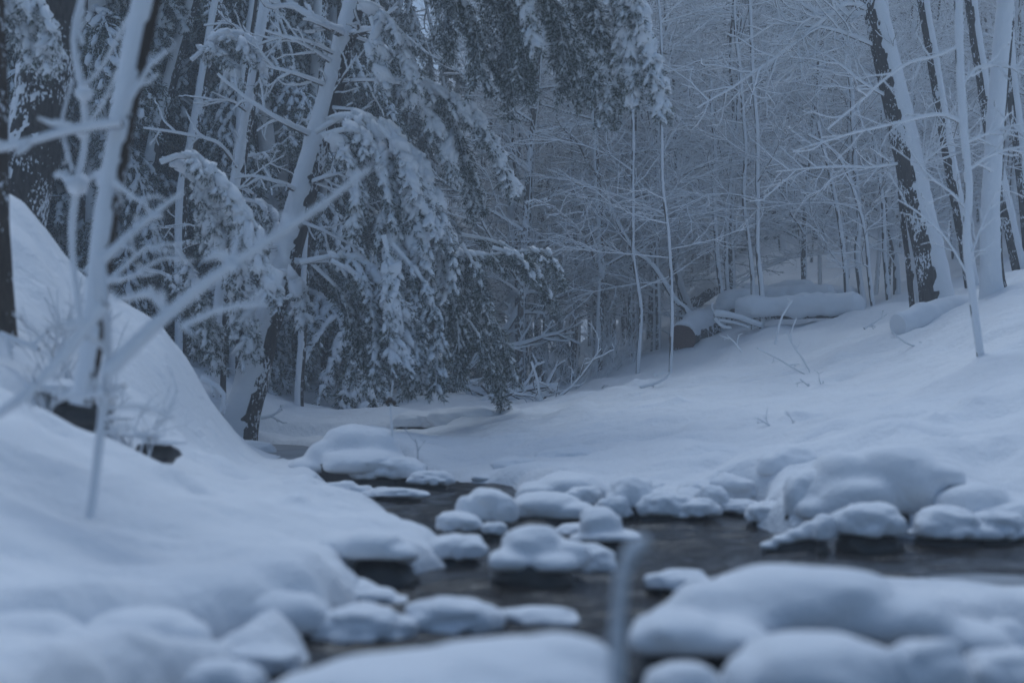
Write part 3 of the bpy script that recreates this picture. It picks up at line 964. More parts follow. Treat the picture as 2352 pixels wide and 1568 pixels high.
# exposed roots under the undercut base
rb_ = Paths()
rr = random.Random(4)
for q in range(16):
    a = rr.uniform(-.3, .32)
    p0 = bA + np.array([a, rr.uniform(-.15, .05), .03])
    rb_.add(cr([p0, p0 + np.array([a * .4, -.08, -.08]), p0 + np.array([a * .9 + rr.uniform(-.1, .1), -.12, -.24])], 6), .02, .008, .0)
obj("root", rb_.into(MB()).mesh("root", [M_BARK, M_BARK], off=bA), tA)["kind"] = "stuff"

# --- left hemlock with the arched snowy bough
tB, bB, pathB, _ = trunk_thing("hemlock_tree", "slim hemlock left of the leaning tree with an arched snow-heavy bough", "tree",
    [(505,840),(512,700),(525,560),(545,430),(575,250),(600,100),(618,-30),(640,-200)], 14.2, 30, 20, (-.6, -.5, .2), thick=.03, cover=.15, seed=8, n=70, sides=12)
for i, (run, Y, wd, sn) in enumerate([
 ([(370,375),(440,360),(520,430),(585,540),(640,690)],11.6,.26,.97),
 ([(390,380),(450,400),(480,480),(500,560)],11.8,.24,.95),
 ([(460,390),(530,500),(555,600),(560,640)],11.9,.24,.85),
 ([(440,140),(515,85),(585,105),(608,190)],13.4,.24,.97),
 ([(470,120),(520,130),(540,180)],13.4,.2,.9),
 ([(430,560),(500,565),(550,670),(572,810)],12.6,.30,.85),
 ([(400,560),(450,640),(480,720),(500,800)],12.8,.32,.75),
 ([(330,620),(400,640),(440,720),(460,790)],13.2,.34,.6),
 ([(560,460),(620,480),(640,560)],14.0,.24,.8),
 ([(560,360),(620,350),(680,300),(700,250)],15.0,.3,.6)]):
    bough_objs(px_path(run, Y), wd, sn, 300 + i, tB, bB)
for i, (run, w0, w1) in enumerate([([(560,390),(500,330),(430,310),(330,295)],12,6), ([(585,250),(520,230),(450,240)],9,5), ([(545,430),(600,390),(650,360)],8,4), ([(600,100),(540,60),(470,60)],10,5), ([(530,560),(450,520),(380,520)],9,4)]):
    branch(tB, bB, run, 13.8, w0, w1, .6, seed=40 + i, twigs=6, tl=.35, snap=pathB)

# --- big dark trunk, upper left
tC, bC, _, _ = trunk_thing("big_dark_tree", "thick dark rough-barked trunk leaning behind the left snowbank, specked with snow", "tree",
    [(45,520),(60,430),(85,300),(105,150),(118,0),(135,-200)], 10.8, 112, 122, (-.95, -.35, .1), thick=.012, cover=.95, seed=12, n=220, sides=64, ragged=2.2, amp=.1, nf=16)
bough_objs(px_path([(-60,-60),(30,-60),(90,10),(110,90)], 10.0), .34, .95, 401, tC, bC)
bough_objs(px_path([(-60,-30),(20,0),(60,60),(70,110)], 10.1), .26, .9, 402, tC, bC)
trunk_thing("edge_tree", "dark trunk standing on the left snow slope at the picture's edge", "tree",
    [(4,800),(0,700),(-8,500),(-12,200),(-20,-60)], 7.0, 62, 50, (-.9, -.1, .1), thick=.02, cover=.6, seed=14, n=60, sides=20, flare=.25, bark=M_BROWN)
# more trunks on the left behind
for i, (pts, Y, w, lab) in enumerate([
    ([(420,470),(445,330),(470,180),(495,40),(515,-60)],15.5,26,"slim leaning trunk with a white side between the dark tree and the slim hemlock"),
    ([(690,890),(697,780),(705,600),(712,440),(720,300)],15.5,16,"thin speckled stem standing just right of the leaning tree's base"),
    ([(330,640),(340,420),(395,180),(440,20),(470,-80)],17,34,"dark leaning trunk crossing behind the arched bough"),
    ([(650,850),(665,700),(690,520),(720,300),(735,100),(740,-80)],18,34,"dark hemlock trunk half hidden behind the leaning tree"),
    ([(735,800),(742,600),(755,350),(770,100),(775,-80)],19,26,"straight dark trunk behind the big hanging bough"),
    ([(1180,860),(1180,700),(1178,480),(1172,300),(1168,100),(1165,-60)],22,22,"straight thin trunk behind the dark bough tips at mid stream"),
    ([(540,600),(548,400),(560,200),(585,0),(592,-60)],16.5,18,"dark bare stem beside the slim hemlock")]):
    trunk_thing("forest_trunk", lab, "tree", pts, Y, w, w * .8, (-.8, -.5, .1), thick=.025, cover=.25, seed=20 + i, n=60, sides=12)

# ------------------------------------------------------------------ right-hand trunks
R = []
R.append((trunk_thing("snow_sided_tree", "largest leaning trunk on the right bank, dark on one side and white on the other", "tree",
    [(2158,705),(2140,620),(2110,480),(2078,330),(2042,170),(2008,20),(1975,-120),(1945,-260)], 15.6, 70, 45, (.94, -.33, .2), thick=.016, cover=.14, seed=50, n=110, sides=36, flare=.18, ragged=.7, nf=14),15.6))
R.append((trunk_thing("thin_tree", "thin stem pressed against the largest leaning trunk", "tree",
    [(2105,700),(2090,600),(2075,470),(2068,330),(2040,100),(2020,-100)], 16.0, 24, 13, (.8, -.3, .2), thick=.012, cover=.25, seed=51, n=60, sides=12),16))
R.append((trunk_thing("slender_tree", "slender leaning trunk just right of the largest one, white on its upper side", "tree",
    [(2235,690),(2215,560),(2185,400),(2160,250),(2135,100),(2108,-60),(2080,-220)], 17.0, 29, 21, (.95, -.2, .2), thick=.02, cover=.15, seed=52, n=70, sides=16),17))
R.append((trunk_thing("slender_tree", "dark-edged slender trunk leaning left near the straight white trunk", "tree",
    [(2345,640),(2310,480),(2280,340),(2255,180),(2232,30),(2215,-150)], 18.0, 30, 22, (.95, -.2, .2), thick=.02, cover=.2, seed=53, n=70, sides=16),18))
R.append((trunk_thing("white_tree", "straight white snow-plastered trunk near the right edge", "tree",
    [(2285,690),(2278,600),(2280,450),(2292,250),(2304,100),(2318,-60),(2335,-200)], 14.4, 44, 38, (-.6, -.75, .1), thick=.018, cover=.18, seed=54, n=90, sides=24, flare=.5, ragged=.3),14.4))
R.append((trunk_thing("edge_sapling", "leaning trunk cut by the right edge behind the straight white one", "tree",
    [(2362,560),(2352,450),(2335,300),(2318,150),(2310,0),(2300,-120)], 19.0, 29, 22, (.95, -.3, .2), thick=.02, cover=.15, seed=55, n=60, sides=14),19))
R.append((trunk_thing("forked_sapling", "near snowy sapling with a crooked foot curving into the right bank", "sapling",
    [(2258,772),(2240,735),(2228,650),(2218,560),(2222,430),(2212,300),(2205,150),(2200,0),(2195,-120)], 10.6, 15, 17, (.3, -.9, .2), thick=.008, cover=-.2, seed=56, n=90, sides=14, wobble=.012),10.6))
(tS, bS, pathS, _), yS = R[6]
for i, (run, w0, w1) in enumerate([
    ([(2212,110),(2150,130),(2060,160),(1960,250),(1900,300)],14,7), ([(2222,290),(2160,265),(2060,285),(1950,310),(1820,350)],14,6),
    ([(2222,480),(2180,440),(2130,400),(2080,330)],10,5), ([(2218,330),(2290,300),(2352,280)],11,8), ([(2208,200),(2260,150),(2352,160)],12,9),
    ([(2228,640),(2180,560),(2120,500),(2060,460)],10,5), ([(2235,600),(2262,500),(2300,420)],10,5), ([(2215,400),(2290,350),(2400,330)],10,8)]):
    branch(tS, bS, run, 10.6, w0 * .8, w1 * .7, .75, seed=60 + i, twigs=7, tl=.3, snap=pathS)
(tR, bR, pathR, _), _y = R[0]
for i, (run, w0, w1) in enumerate([([(2010,30),(1950,10),(1900,40),(1800,120),(1700,190),(1600,250)],18,6), ([(1985,30),(1900,35),(1850,40)],16,8), ([(2085,370),(2000,385),(1900,385),(1780,395)],12,5),
    ([(2020,110),(1930,75),(1860,60),(1760,55)],14,6), ([(2090,400),(2150,350),(2220,300)],10,4), ([(2055,230),(1980,190),(1900,130),(1840,120)],12,5)]):
    branch(tR, bR, run, 15.5, w0 * .85, w1 * .8, .65, seed=80 + i, twigs=16, tl=.7, snap=pathR)

# mid-distance stems that read one by one
MID = [
 ([(1748,665),(1742,560),(1735,400),(1728,230),(1722,90),(1718,-60)],18.5,15,"straight snowy sapling behind the left end of the log pile"),
 ([(1726,660),(1718,560),(1712,420),(1700,260),(1690,60),(1684,-60)],19,13,"slim sapling close left of the straight snowy one"),
 ([(1655,690),(1648,600),(1640,480),(1636,330),(1632,180)],20,15,"grey stem rising left of the log pile"),
 ([(1672,685),(1668,600),(1672,480),(1690,330),(1696,180),(1700,40)],20.5,13,"grey stem leaning right, left of the log pile"),
 ([(1580,725),(1550,690),(1520,640),(1490,600),(1455,575),(1425,520),(1400,470)],19.5,20,"curved snowy stem bowing left above the cut log end"),
 ([(1582,722),(1560,640),(1538,540),(1515,420),(1500,320),(1480,180)],22,24,"dark leaning stem behind the curved one"),
 ([(1468,800),(1465,700),(1462,560),(1460,430),(1452,300),(1446,150),(1440,0)],18,12,"thin straight sapling at the head of the right bank"),
 ([(1540,740),(1536,600),(1528,450),(1524,330),(1518,200),(1512,60),(1500,-60)],17,11,"thinnest upright sapling in front of the leaning dark stem"),
 ([(1450,720),(1435,620),(1410,520),(1370,420),(1330,330),(1300,250),(1285,180),(1275,60)],28,36,"thick hazy trunk leaning far over the valley"),
 ([(1385,815),(1375,720),(1362,630),(1350,560)],30,22,"hazy trunk at the far end of the valley"),
 ([(1955,700),(1945,600),(1925,480),(1905,380),(1880,280)],19,15,"slim stem leaning left behind the long snowy log"),
 ([(1985,715),(1975,600),(1968,480),(1955,360),(1950,220),(1945,60)],20,20,"snow-edged trunk behind the end of the long log"),
 ([(2010,705),(1995,620),(1985,520),(1950,400),(1910,340),(1860,310)],18.5,13,"bowed snowy stem arching left over the log pile"),
 ([(2045,705),(2035,580),(2020,420),(2005,300)],20,15,"grey stem left of the largest leaning trunk"),
 ([(2060,700),(2055,560),(2040,420),(2030,250)],22,22,"darker stem close left of the largest leaning trunk"),
 ([(1910,615),(1905,570),(1905,500),(1900,350),(1890,150)],34,40,"thick dark hazy trunk up on the second slope"),
 ([(1800,660),(1793,560),(1785,430),(1780,300),(1770,100)],30,28,"hazy trunk standing before the second slope"),
 ([(1850,640),(1838,520),(1826,400),(1815,260)],26,12,"thin hazy stem between the two thick far trunks"),
 ([(2130,640),(2120,500),(2110,330),(2100,150),(2095,-40)],24,22,"hazy trunk behind the largest leaning one"),
 ([(2190,640),(2185,480),(2190,300),(2195,100),(2197,-40)],25,18,"hazy straight trunk behind the slender leaning one"),
 ([(2330,640),(2325,500),(2330,330),(2338,150),(2345,-40)],23,20,"hazy trunk at the right behind the straight white one"),
]
for i, (pts, Y, wpx, lab) in enumerate(MID):
    root, base, path, rad = trunk_thing("young_tree", lab, "tree", pts, Y, wpx * .68, wpx * .38, (.6, -.75, .3), thick=.004 + wpx * Y / F * .06, cover=.12, ragged=.9, seed=200 + i, n=50, sides=10, wobble=.06, bark=M_TWIG)
    rng = random.Random(900 + i)
    for q in range(9 if Y < 24 else 5):
        t = rng.uniform(.25, .98)
        j = int(t * 49)
        a = rng.uniform(0, 2 * pi)
        dirv = np.array([cos(a), .5 * sin(a), rng.uniform(.05, .6)])
        pb = Paths()
        l = rng.uniform(.7, 1.9)
        grow_twig(pb, path[j], nrm(dirv), l, max(rad[j] * .35, .006), rng, 3, .012)
        obj("branch", pb.into(MB()).mesh("branch", [M_TWIG, M_SNOW], off=base), root)

# ------------------------------------------------------------------ bare trees of the thicket
def bare_limbs(seed, height, r0, nb, blen, start=.12, upright=.35, tsn=.012):
    """trunk path + list of limb Paths"""
    rng = random.Random(seed)
    n = 12
    lean = np.array([rng.uniform(-.12, .12), rng.uniform(-.1, .1), 1.0])
    pts = [np.zeros(3)]
    d = lean.copy()
    for i in range(n - 1):
        d = nrm(d + np.array([rng.gauss(0, .05), rng.gauss(0, .05), .05]))
        pts.append(pts[-1] + d * height / (n - 1))
    pts = np.array(pts)
    limbs = []
    az = rng.uniform(0, 6.28)
    for q in range(nb):
        f = start + (0.98 - start) * (q + rng.random()) / nb
        i = f * (n - 1); k = min(int(i), n - 2)
        p = pts[k] + (pts[k + 1] - pts[k]) * (i - k)
        az += 2.4 + rng.uniform(-.5, .5)
        el = rng.uniform(.05, .65) * (0.6 + upright)
        L = blen * (1 - .55 * f) * rng.uniform(.6, 1.25)
        m = 8
        dd = np.array([cos(az) * cos(el), sin(az) * cos(el), sin(el)])
        bp = [p]
        for s in range(m - 1):
            dd = nrm(dd + np.array([rng.gauss(0, .09), rng.gauss(0, .09), rng.gauss(-.05, .08)]))
            bp.append(bp[-1] + dd * L / (m - 1))
        bp = np.array(bp)
        pb = Paths()
        rb = r0 * (1 - f) * .35 + .005
        pb.add(bp, rb, .003, .022, .015, rng)
        nt_ = max(4, int(L / .10))
        for a in range(nt_):
            u = .12 + .86 * (a + rng.random()) / nt_
            ff = u * (m - 1); kk = min(int(ff), m - 2)
            tp = bp[kk] + (bp[kk + 1] - bp[kk]) * (ff - kk)
            td = nrm(bp[kk + 1] - bp[kk])
            lat = nrm(np.cross(td, np.array([0, 0, 1.0]))) * (1 if a % 2 else -1)
            tdir = nrm(td * .8 + lat * rng.uniform(.5, .9) + np.array([0, 0, rng.uniform(-.12, .32)]))
            grow_twig(pb, tp, tdir, rng.uniform(.3, .75) * (1.15 - u) * min(1, L), .004, rng, 2, tsn)
        limbs.append(pb)
    return pts, limbs

def bare_proto(seed, height, r0, nb, blen, split, **kw):
    pts, limbs = bare_limbs(seed, height, r0, nb, blen, **kw)
    path = cr(pts, 30)
    rad = r0 * (1 - .8 * np.linspace(0, 1, 30)) + .004
    mbk, msn = trunk_meshes(path, rad, (.5, -.6, .3), .2 * r0 + .006, .3, 9, seed, .05, .7)
    parts = [("trunk", mbk.mesh("trunk", [M_RIME])), ("snow", msn.mesh("snow", [M_SNOW]))]
    if split:
        for pb in limbs:
            parts.append(("branch", pb.into(MB()).mesh("branch", [M_RIME, M_SNOW])))
    else:
        mb = MB()
        for pb in limbs: pb.into(mb)
        parts.append(("crown", mb.mesh("crown", [M_RIME, M_SNOW])))
    return parts

def plant(name, parts, loc, rz, scale, label, cat, group, tilt=0.0):
    o = thing(name, loc, label, cat, group)
    o.rotation_euler = (tilt * cos(rz), tilt * sin(rz), rz)
    o.scale = (scale,) * 3
    for pn, me in parts:
        c = obj(pn, me, o)
        if pn == "crown": c["kind"] = "stuff"
    return o

SAP = [bare_proto(500 + i, 5.6 + .5 * i, .026 + .003 * i, 24, 2.4, True, tsn=.014) for i in range(5)]
FAR = [bare_proto(520 + i, 8.0 + 1.0 * i, .05 + .012 * i, 38, 3.2, False, start=.12, tsn=.026) for i in range(6)]
rng = random.Random(77)
def scatter(n, xr, yr, fn, mind, ok=None):
    pts, tries = [], 0
    while len(pts) < n and tries < n * 60:
        tries += 1
        y = rng.uniform(*yr)
        px = rng.uniform(*xr)
        x = (px - CX) / F * y
        if any((x - a) ** 2 + (y - b) ** 2 < mind ** 2 for a, b in pts): continue
        if ok and not ok(px, y): continue
        pts.append((x, y)); fn(x, y, px)
    return pts
def sap(x, y, px):
    plant("bare_sapling", rng.choice(SAP), (x, y, gz(x, y) - .05), rng.uniform(0, 6.28), rng.uniform(.75, 1.2),
          "bare snow-lined sapling in the thicket just behind the right bank and log pile", "sapling", "saplings behind the right bank")
scatter(64, (1480, 2480), (20.5, 36), sap, .8, ok=lambda px, y: not (1560 < px < 1860 and 21.5 < y < 31) or rng.random() < .25)
def sapv(x, y, px):
    plant("bare_sapling", rng.choice(SAP), (x, y, gz(x, y) - .05), rng.uniform(0, 6.28), rng.uniform(.8, 1.3),
          "bare snow-lined sapling crowding the open valley beyond the creek", "sapling", "saplings in the valley")
scatter(70, (1060, 1640), (22, 42), sapv, .75, ok=lambda px, y: not (1270 < px < 1430 and y < 33) or rng.random() < .3)
scatter(9, (1150, 1470), (19, 24), sapv, 1.0)
def farv(x, y, px):
    plant("bare_tree", rng.choice(FAR), (x, y, gz(x, y) - .1), rng.uniform(0, 6.28), rng.uniform(.8, 1.3),
          "bare snowy tree in the hazy wood filling the hillside behind", "tree", "bare trees of the hazy hillside", rng.uniform(-.08, .08))
scatter(60, (1050, 2480), (35, 66), farv, 1.9, ok=lambda px, y: not (1540 < px < 1880 and y < 40))
def farl(x, y, px):
    plant("bare_tree", rng.choice(FAR), (x, y, gz(x, y) - .1), rng.uniform(0, 6.28), rng.uniform(.8, 1.3),
          "bare snowy tree half seen between the hemlocks on the far side", "tree", "bare trees behind the hemlocks", rng.uniform(-.08, .08))
scatter(22, (-100, 1050), (30, 60), farl, 1.5)

# ------------------------------------------------------------------ hemlock wood on the left
def bough_proto(seed, L, width, snow, droop=.5, **kw):
    p = [(0, 0, 0), (L * .3, 0, .10 * L), (L * .6, 0, .02 * L), (L * .85, 0, -.2 * L), (L, 0, -.42 * L)]
    wood, nd, sn = bough_data(p, width, snow, seed, **kw)
    mb = MB(); wood.into(mb)
    # wood uses slots 0 and 1; needles slot 2; snow slot 1
    blades(mb, *nd, m=2, seed=seed)
    blobs(mb, *sn, m=1, seed=seed)
    return mb.mesh("bough", [M_TWIG, M_SNOW, M_NEEDLE])
FB = [bough_proto(600 + i, 2.2, .62, s, step=.13, rb=.042, blade=(.07, .014), nb=6, droop=.7) for i, s in enumerate((.42, .6, .28, .5))]
def hemlock(x, y, px, label, group, h=11.0, n=40, z0=.8, s0=1.0, zmax=None):
    base = np.array([x, y, gz(x, y) - .1])
    root = thing("hemlock_tree", base, label, "tree", group)
    q = rng.randint(0, 9999)
    lean = rng.uniform(-.08, .08)
    path = cr([(0, 0, 0), (lean * h * .3, 0, h * .3), (lean * h, rng.uniform(-.3, .3), h)], 40)
    rad = .15 * s0 * (1 - .85 * np.linspace(0, 1, 40)) + .01
    mbk, msn = trunk_meshes(path, rad, (.6, -.6, .3), .03, .3, 10, q)
    obj("trunk", mbk.mesh("trunk", [M_BARK]), root)
    obj("snow", msn.mesh("snow", [M_SNOW]), root)
    az = rng.uniform(0, 6.28)
    for k in range(n):
        f = (z0 + (h - z0) * (k + rng.random()) / n) / h
        if zmax and f * h + base[2] > zmax: continue
        az += 2.4 + rng.uniform(-.4, .4)
        b = obj("bough", rng.choice(FB), root)
        i = min(int(f * 39), 39)
        b.location = path[i]
        b.rotation_euler = (rng.uniform(-.25, .25), rng.uniform(-.1, .45), az)
        sc_ = (1.25 - .85 * f) * rng.uniform(.75, 1.15) * s0
        b.scale = (sc_,) * 3
    return root
HL = lambda x, y, px: hemlock(x, y, px, "dark snow-dusted hemlock in the wood behind the left bank", "hemlocks behind the left bank", h=rng.uniform(11, 15), n=58)
scatter(22, (-250, 1000), (16.5, 27), HL, 1.4, ok=lambda px, y: px < 640 + (y - 16.5) * 30)
HF = lambda x, y, px: hemlock(x, y, px, "hazy dark hemlock standing among the bare trees on the slope", "hemlocks on the far slope", h=rng.uniform(8, 12), s0=1.25, n=44)
for px, y in [(1700, 36), (1800, 34), (1900, 39), (2010, 37), (1850, 42), (1750, 44), (1620, 46)]:
    HF((px - CX) / F * y, y, px)
HM = lambda x, y, px: hemlock(x, y, px, "small snowy hemlock at the end of the far bank", "small hemlocks of the far bank", h=1.9, n=22, z0=.1, s0=.3)
for px, y in [(1245, 20.5), (1120, 24), (1050, 23)]:
    HM((px - CX) / F * y, y, px)

# ------------------------------------------------------------------ which tree is which: landmark and order from the left
ORD = "first second third fourth fifth sixth seventh eighth ninth tenth eleventh twelfth thirteenth fourteenth fifteenth sixteenth seventeenth eighteenth nineteenth twentieth".split()
def name_by_landmark(group, what, zones):
    L = [o for o in COL.objects if o.parent is None and o.get("group") == group]
    pxs = {o.name: CX + o.location.x / o.location.y * F for o in L}
    lo = -1e9
    for hi, where in zones:
        Z = sorted([o for o in L if lo <= pxs[o.name] < hi], key=lambda o: pxs[o.name])
        for k, o in enumerate(Z):
            o["label"] = f"{what} {where}, {ORD[min(k, 19)]} from the left" if len(Z) > 1 else f"{what} {where}"
        lo = hi
name_by_landmark("saplings behind the right bank", "bare snow-lined sapling", [(1640, "left of the log pile"), (1800, "behind the log pile's left half"), (1990, "behind the log pile's right half"), (2150, "behind the largest leaning trunk"), (2290, "behind the slender leaning trunks"), (1e9, "behind the straight white trunk")])
name_by_landmark("saplings in the valley", "bare snowy valley sapling", [(1170, "behind the dark bough tips"), (1260, "behind the fallen branches"), (1340, "at the valley mouth"), (1430, "before the thick hazy leaning trunk"), (1500, "by the thin straight saplings"), (1570, "behind the curved snowy stem"), (1e9, "above the cut log end")])
name_by_landmark("bare trees of the hazy hillside", "hazy bare hillside tree", [(1150, "behind the hanging bough"), (1240, "behind the high dark boughs"), (1330, "over the valley's middle"), (1420, "by the thick leaning trunk"), (1510, "under the snowy bough tip"), (1600, "right of the snowy bough tip"), (1700, "left of the far hemlocks"), (1800, "among the far hemlocks' left edge"), (1900, "behind the far hemlocks"), (2000, "right of the far hemlocks"), (2100, "behind the largest leaning trunk"), (2200, "behind the slender trunk"), (2300, "behind the white trunk"), (1e9, "at the wood's right end")])
name_by_landmark("bare trees behind the hemlocks", "hazy bare tree", [(200, "behind the big dark trunk"), (500, "behind the arched bough"), (800, "behind the leaning tree"), (1e9, "behind the big hanging bough")])
name_by_landmark("hemlocks behind the left bank", "dark snow-dusted hemlock", [(150, "behind the big dark trunk"), (400, "behind the blurred sapling"), (640, "behind the slim hemlock"), (1e9, "behind the leaning tree")])
name_by_landmark("hemlocks on the far slope", "hazy dark hemlock on the far slope", [(1e9, "among bare trees")])
name_by_landmark("small hemlocks of the far bank", "small snowy hemlock on the far bank", [(1e9, "by the fallen branches")])

# ------------------------------------------------------------------ logs on the right bank
def log(label, a, b, Y0, Y1, d, th, seed, cut=False, dir_=(0, -.25, 1), cover=-.1):
    k1 = np.random.RandomState(seed)
    p0, p1 = P(*a, Y0), P(*b, Y1)
    n = 40
    path = cr([p0, p0 * .7 + p1 * .3 + k1.uniform(-.03, .03, 3), p0 * .3 + p1 * .7 + k1.uniform(-.03, .03, 3), p1], n)
    root = thing("fallen_log", p0, label, "log", "logs on the right bank")
    rad = np.full(n, d / 2)
    V, Fq, D, Rr = ring_tube(path, rad, 20, .10, seed)
    mb = MB(); mb.add(V, Fq)
    obj("log", mb.mesh("log", [M_BARK], off=p0), root)
    sd = nrm(np.array(dir_, float))
    c = (D @ sd)
    nz = fbm(V * 3.2, 4, seed).reshape(n, 20)
    t = c - cover + .35 * nz
    e = np.minimum(1, np.minimum(np.arange(n), np.arange(n)[::-1]) / 4.0)[:, None]
    off = np.where(t > 0, th * np.clip(t, 0, 1) ** .6 * (1 + .35 * nz) * (0.35 + .65 * np.sqrt(e)), -.015)
    V2 = (path[:, None, :] + D * (Rr + off)[..., None])
    mb = MB(); mb.add(V2.reshape(-1, 3), Fq)
    for ring in (0, n - 1):
        cc = V2[ring].mean(0)[None]
        n0 = mb.n
        mb.add(np.vstack([V2[ring], cc]), [(i, (i + 1) % 20, 20) for i in range(20)])
    obj("snow", mb.mesh("snow", [M_SNOW], off=p0), root)
    if not cut: return root
    mb = MB()
    cc = V.reshape(n, 20, 3)
    T0 = nrm(path[0] - path[1])
    face = cc[0] + T0 * .02
    mb.add(np.vstack([face, face.mean(0)[None], cc[0] - T0 * .02]), [(i, (i + 1) % 20, 20) for i in range(20)])
    mb.F.append((np.array([(i, 21 + i, 21 + (i + 1) % 20, (i + 1) % 20) for i in range(20)]), np.zeros(20, int)))
    obj("cut_end", mb.mesh("cut_end", [M_WOOD], smooth=False, off=p0), root)
    return root
log("sawn log with a round dark cut end facing the creek", (1565,777), (1680,722), 18.6, 21.5, .36, .10, 1, cut=True, dir_=(-.1, -.1, 1), cover=.35)
log("long white snow-rolled log at the front of the pile", (1985,712), (1690,716), 18.2, 18.6, .20, .12, 2, cover=-.45)
log("snow-covered log lying behind the long front one", (1920,690), (1650,708), 19.4, 20.0, .22, .13, 3, cover=-.3)
log("topmost snow-capped log of the pile", (1870,680), (1700,690), 20.2, 20.6, .24, .12, 4, cover=-.3)
log("short snow-capped log end at the back of the pile", (1965,690), (1880,688), 20.0, 20.4, .20, .10, 5, cover=-.2)
log("half-buried snowy log right of the pile", (2062,748), (2230,715), 14.6, 15.2, .18, .09, 6, cover=-2)
log("fallen hazy trunk on the slope left of the pile", (1660,650), (1575,705), 24.0, 25.0, .26, .1, 7, cover=0.1)
# broken limb at the pile
o = thing("broken_limb", P(1640, 735, 18.2), "dark broken limb poking from the snow in front of the log pile", "limb")
for i, (run, w0, w1) in enumerate([([(1640,722),(1690,728),(1748,748)],18,14), ([(1650,735),(1700,745),(1720,752)],10,6), ([(1640,730),(1660,750),(1680,752)],12,8), ([(1645,725),(1635,705),(1640,695)],8,4)]):
    branch(o, np.array(o.location), run, 18.2, w0, w1, .35 if i else .6, seed=130 + i)

# ------------------------------------------------------------------ fallen crown across the creek head
o = thing("fallen_branches", P(1150, 930, 17.5), "tangle of fallen snowy branches at the head of the creek", "branches")
for i, (run, Y, w0, w1) in enumerate([
    ([(1100,930),(1160,905),(1230,890),(1285,885)],17.5,22,10), ([(1110,880),(1150,915),(1230,920),(1300,925)],17.8,24,12), ([(1040,875),(1100,900),(1150,925)],18.2,20,12),
    ([(1285,925),(1340,925),(1380,930)],17,7,3), ([(1180,905),(1240,915),(1270,955)],17,8,3), ([(1220,830),(1235,880),(1240,940),(1215,985)],16.5,9,4),
    ([(1215,965),(1260,930),(1320,880),(1380,800)],16.5,9,4), ([(1130,800),(1180,730),(1220,640),(1245,590)],20,20,10), ([(1140,800),(1200,790),(1260,770),(1320,765)],19.5,15,7),
    ([(1150,930),(1165,960),(1190,990)],16.5,8,4), ([(1140,940),(1152,975)],16.5,9,5), ([(1060,860),(1090,830),(1130,800)],19,12,7)]):
    branch(o, np.array(o.location), run, Y, w0, w1, .36, seed=150 + i, twigs=8, tl=.4, bark=M_BARK, upv=(0, -.3, 1.0))

# ------------------------------------------------------------------ twigs in the snow
TW = [
 ([(1985,755),(2010,740),(2035,722)],15.2,8,"short bare twig lying left of the half-buried log"),
 ([(1740,800),(1790,825),(1830,850),(1865,870)],13.5,5,"bent bare twig arching over the right snow slope"),
 ([(1880,905),(1838,870)],12.5,5,"straight twig stub under the bent twig"),
 ([(1884,910),(1890,875)],12.5,6,"upright twig stub beside the straight stub"),
 ([(1705,810),(1690,790),(1670,770)],14.5,5,"thin twig below the broken limb"),
 ([(1860,855),(1840,820),(1815,780),(1830,730)],13.5,5,"thin upright twig with a fork in front of the log pile"),
 ([(2130,800),(2085,790),(2050,765)],13,5,"forked twig below the half-buried log"),
 ([(1780,985),(1740,960)],9.8,5,"short dark twig low on the right slope"),
 ([(1815,985),(1822,965)],9.8,4,"tiny twig next to the short dark one"),
 ([(1470,890),(1520,875),(1540,855),(1500,860)],15,9,"small snow-crusted twig frame on the right slope"),
 ([(1780,790),(1795,730),(1820,690)],14.5,7,"pale snowy stem left of the forked twig"),
 ([(960,1062),(958,1030),(952,1008)],9.8,5,"single dark stem on the far waterline mound"),
 ([(688,890),(680,860),(650,845)],17,4,"fine twig in the snow by the thin speckled stem"),
 ([(860,900),(855,870),(862,850)],18,4,"small stick upright under the hanging bough"),
 ([(775,915),(760,890),(740,865)],17,4,"spread little twig in the far snow"),
 ([(600,960),(625,955),(648,940)],12.8,10,"dark stub by the foot of the leaning tree"),
 ([(440,820),(490,840),(550,850)],16,8,"long thin dead branch lying behind the left bank"),
 ([(460,870),(500,890),(515,915),(505,945)],11.5,18,"crooked snowy root at the left bank's end"),
 ([(640,870),(680,850),(740,848)],17,9,"fallen stick right of the leaning tree"),
 ([(0,770),(40,785),(85,805)],6.6,22,"dark root at the foot of the left edge trunk"),
]
for i, (run, Y, wpx, lab) in enumerate(TW):
    o = thing("twig", P(*run[0], Y), lab, "twig")
    branch(o, np.array(o.location), run, Y, wpx, wpx * .6, .45, seed=170 + i, twigs=2, tl=.12, name="stem")
rng2 = random.Random(5)
for q in range(26):
    px = rng2.uniform(1250, 1480); Y = rng2.uniform(18.5, 22)
    x = (px - CX) / F * Y; z = gz(x, Y)
    pb = Paths(); base = np.array([x, Y, z - .03])
    for a in range(4):
        grow_twig(pb, base, nrm(np.array([rng2.gauss(0, .35), rng2.gauss(0, .3), 1.0])), rng2.uniform(.25, .7), .005, rng2, 2, .006)
    o = obj("brush_stem", pb.into(MB()).mesh("brush_stem", [M_TWIG, M_SNOW], off=base), None, base)
    tag(o, "bare brush stems poking from the snow at the valley mouth", "brush", "brush stems at the valley mouth")

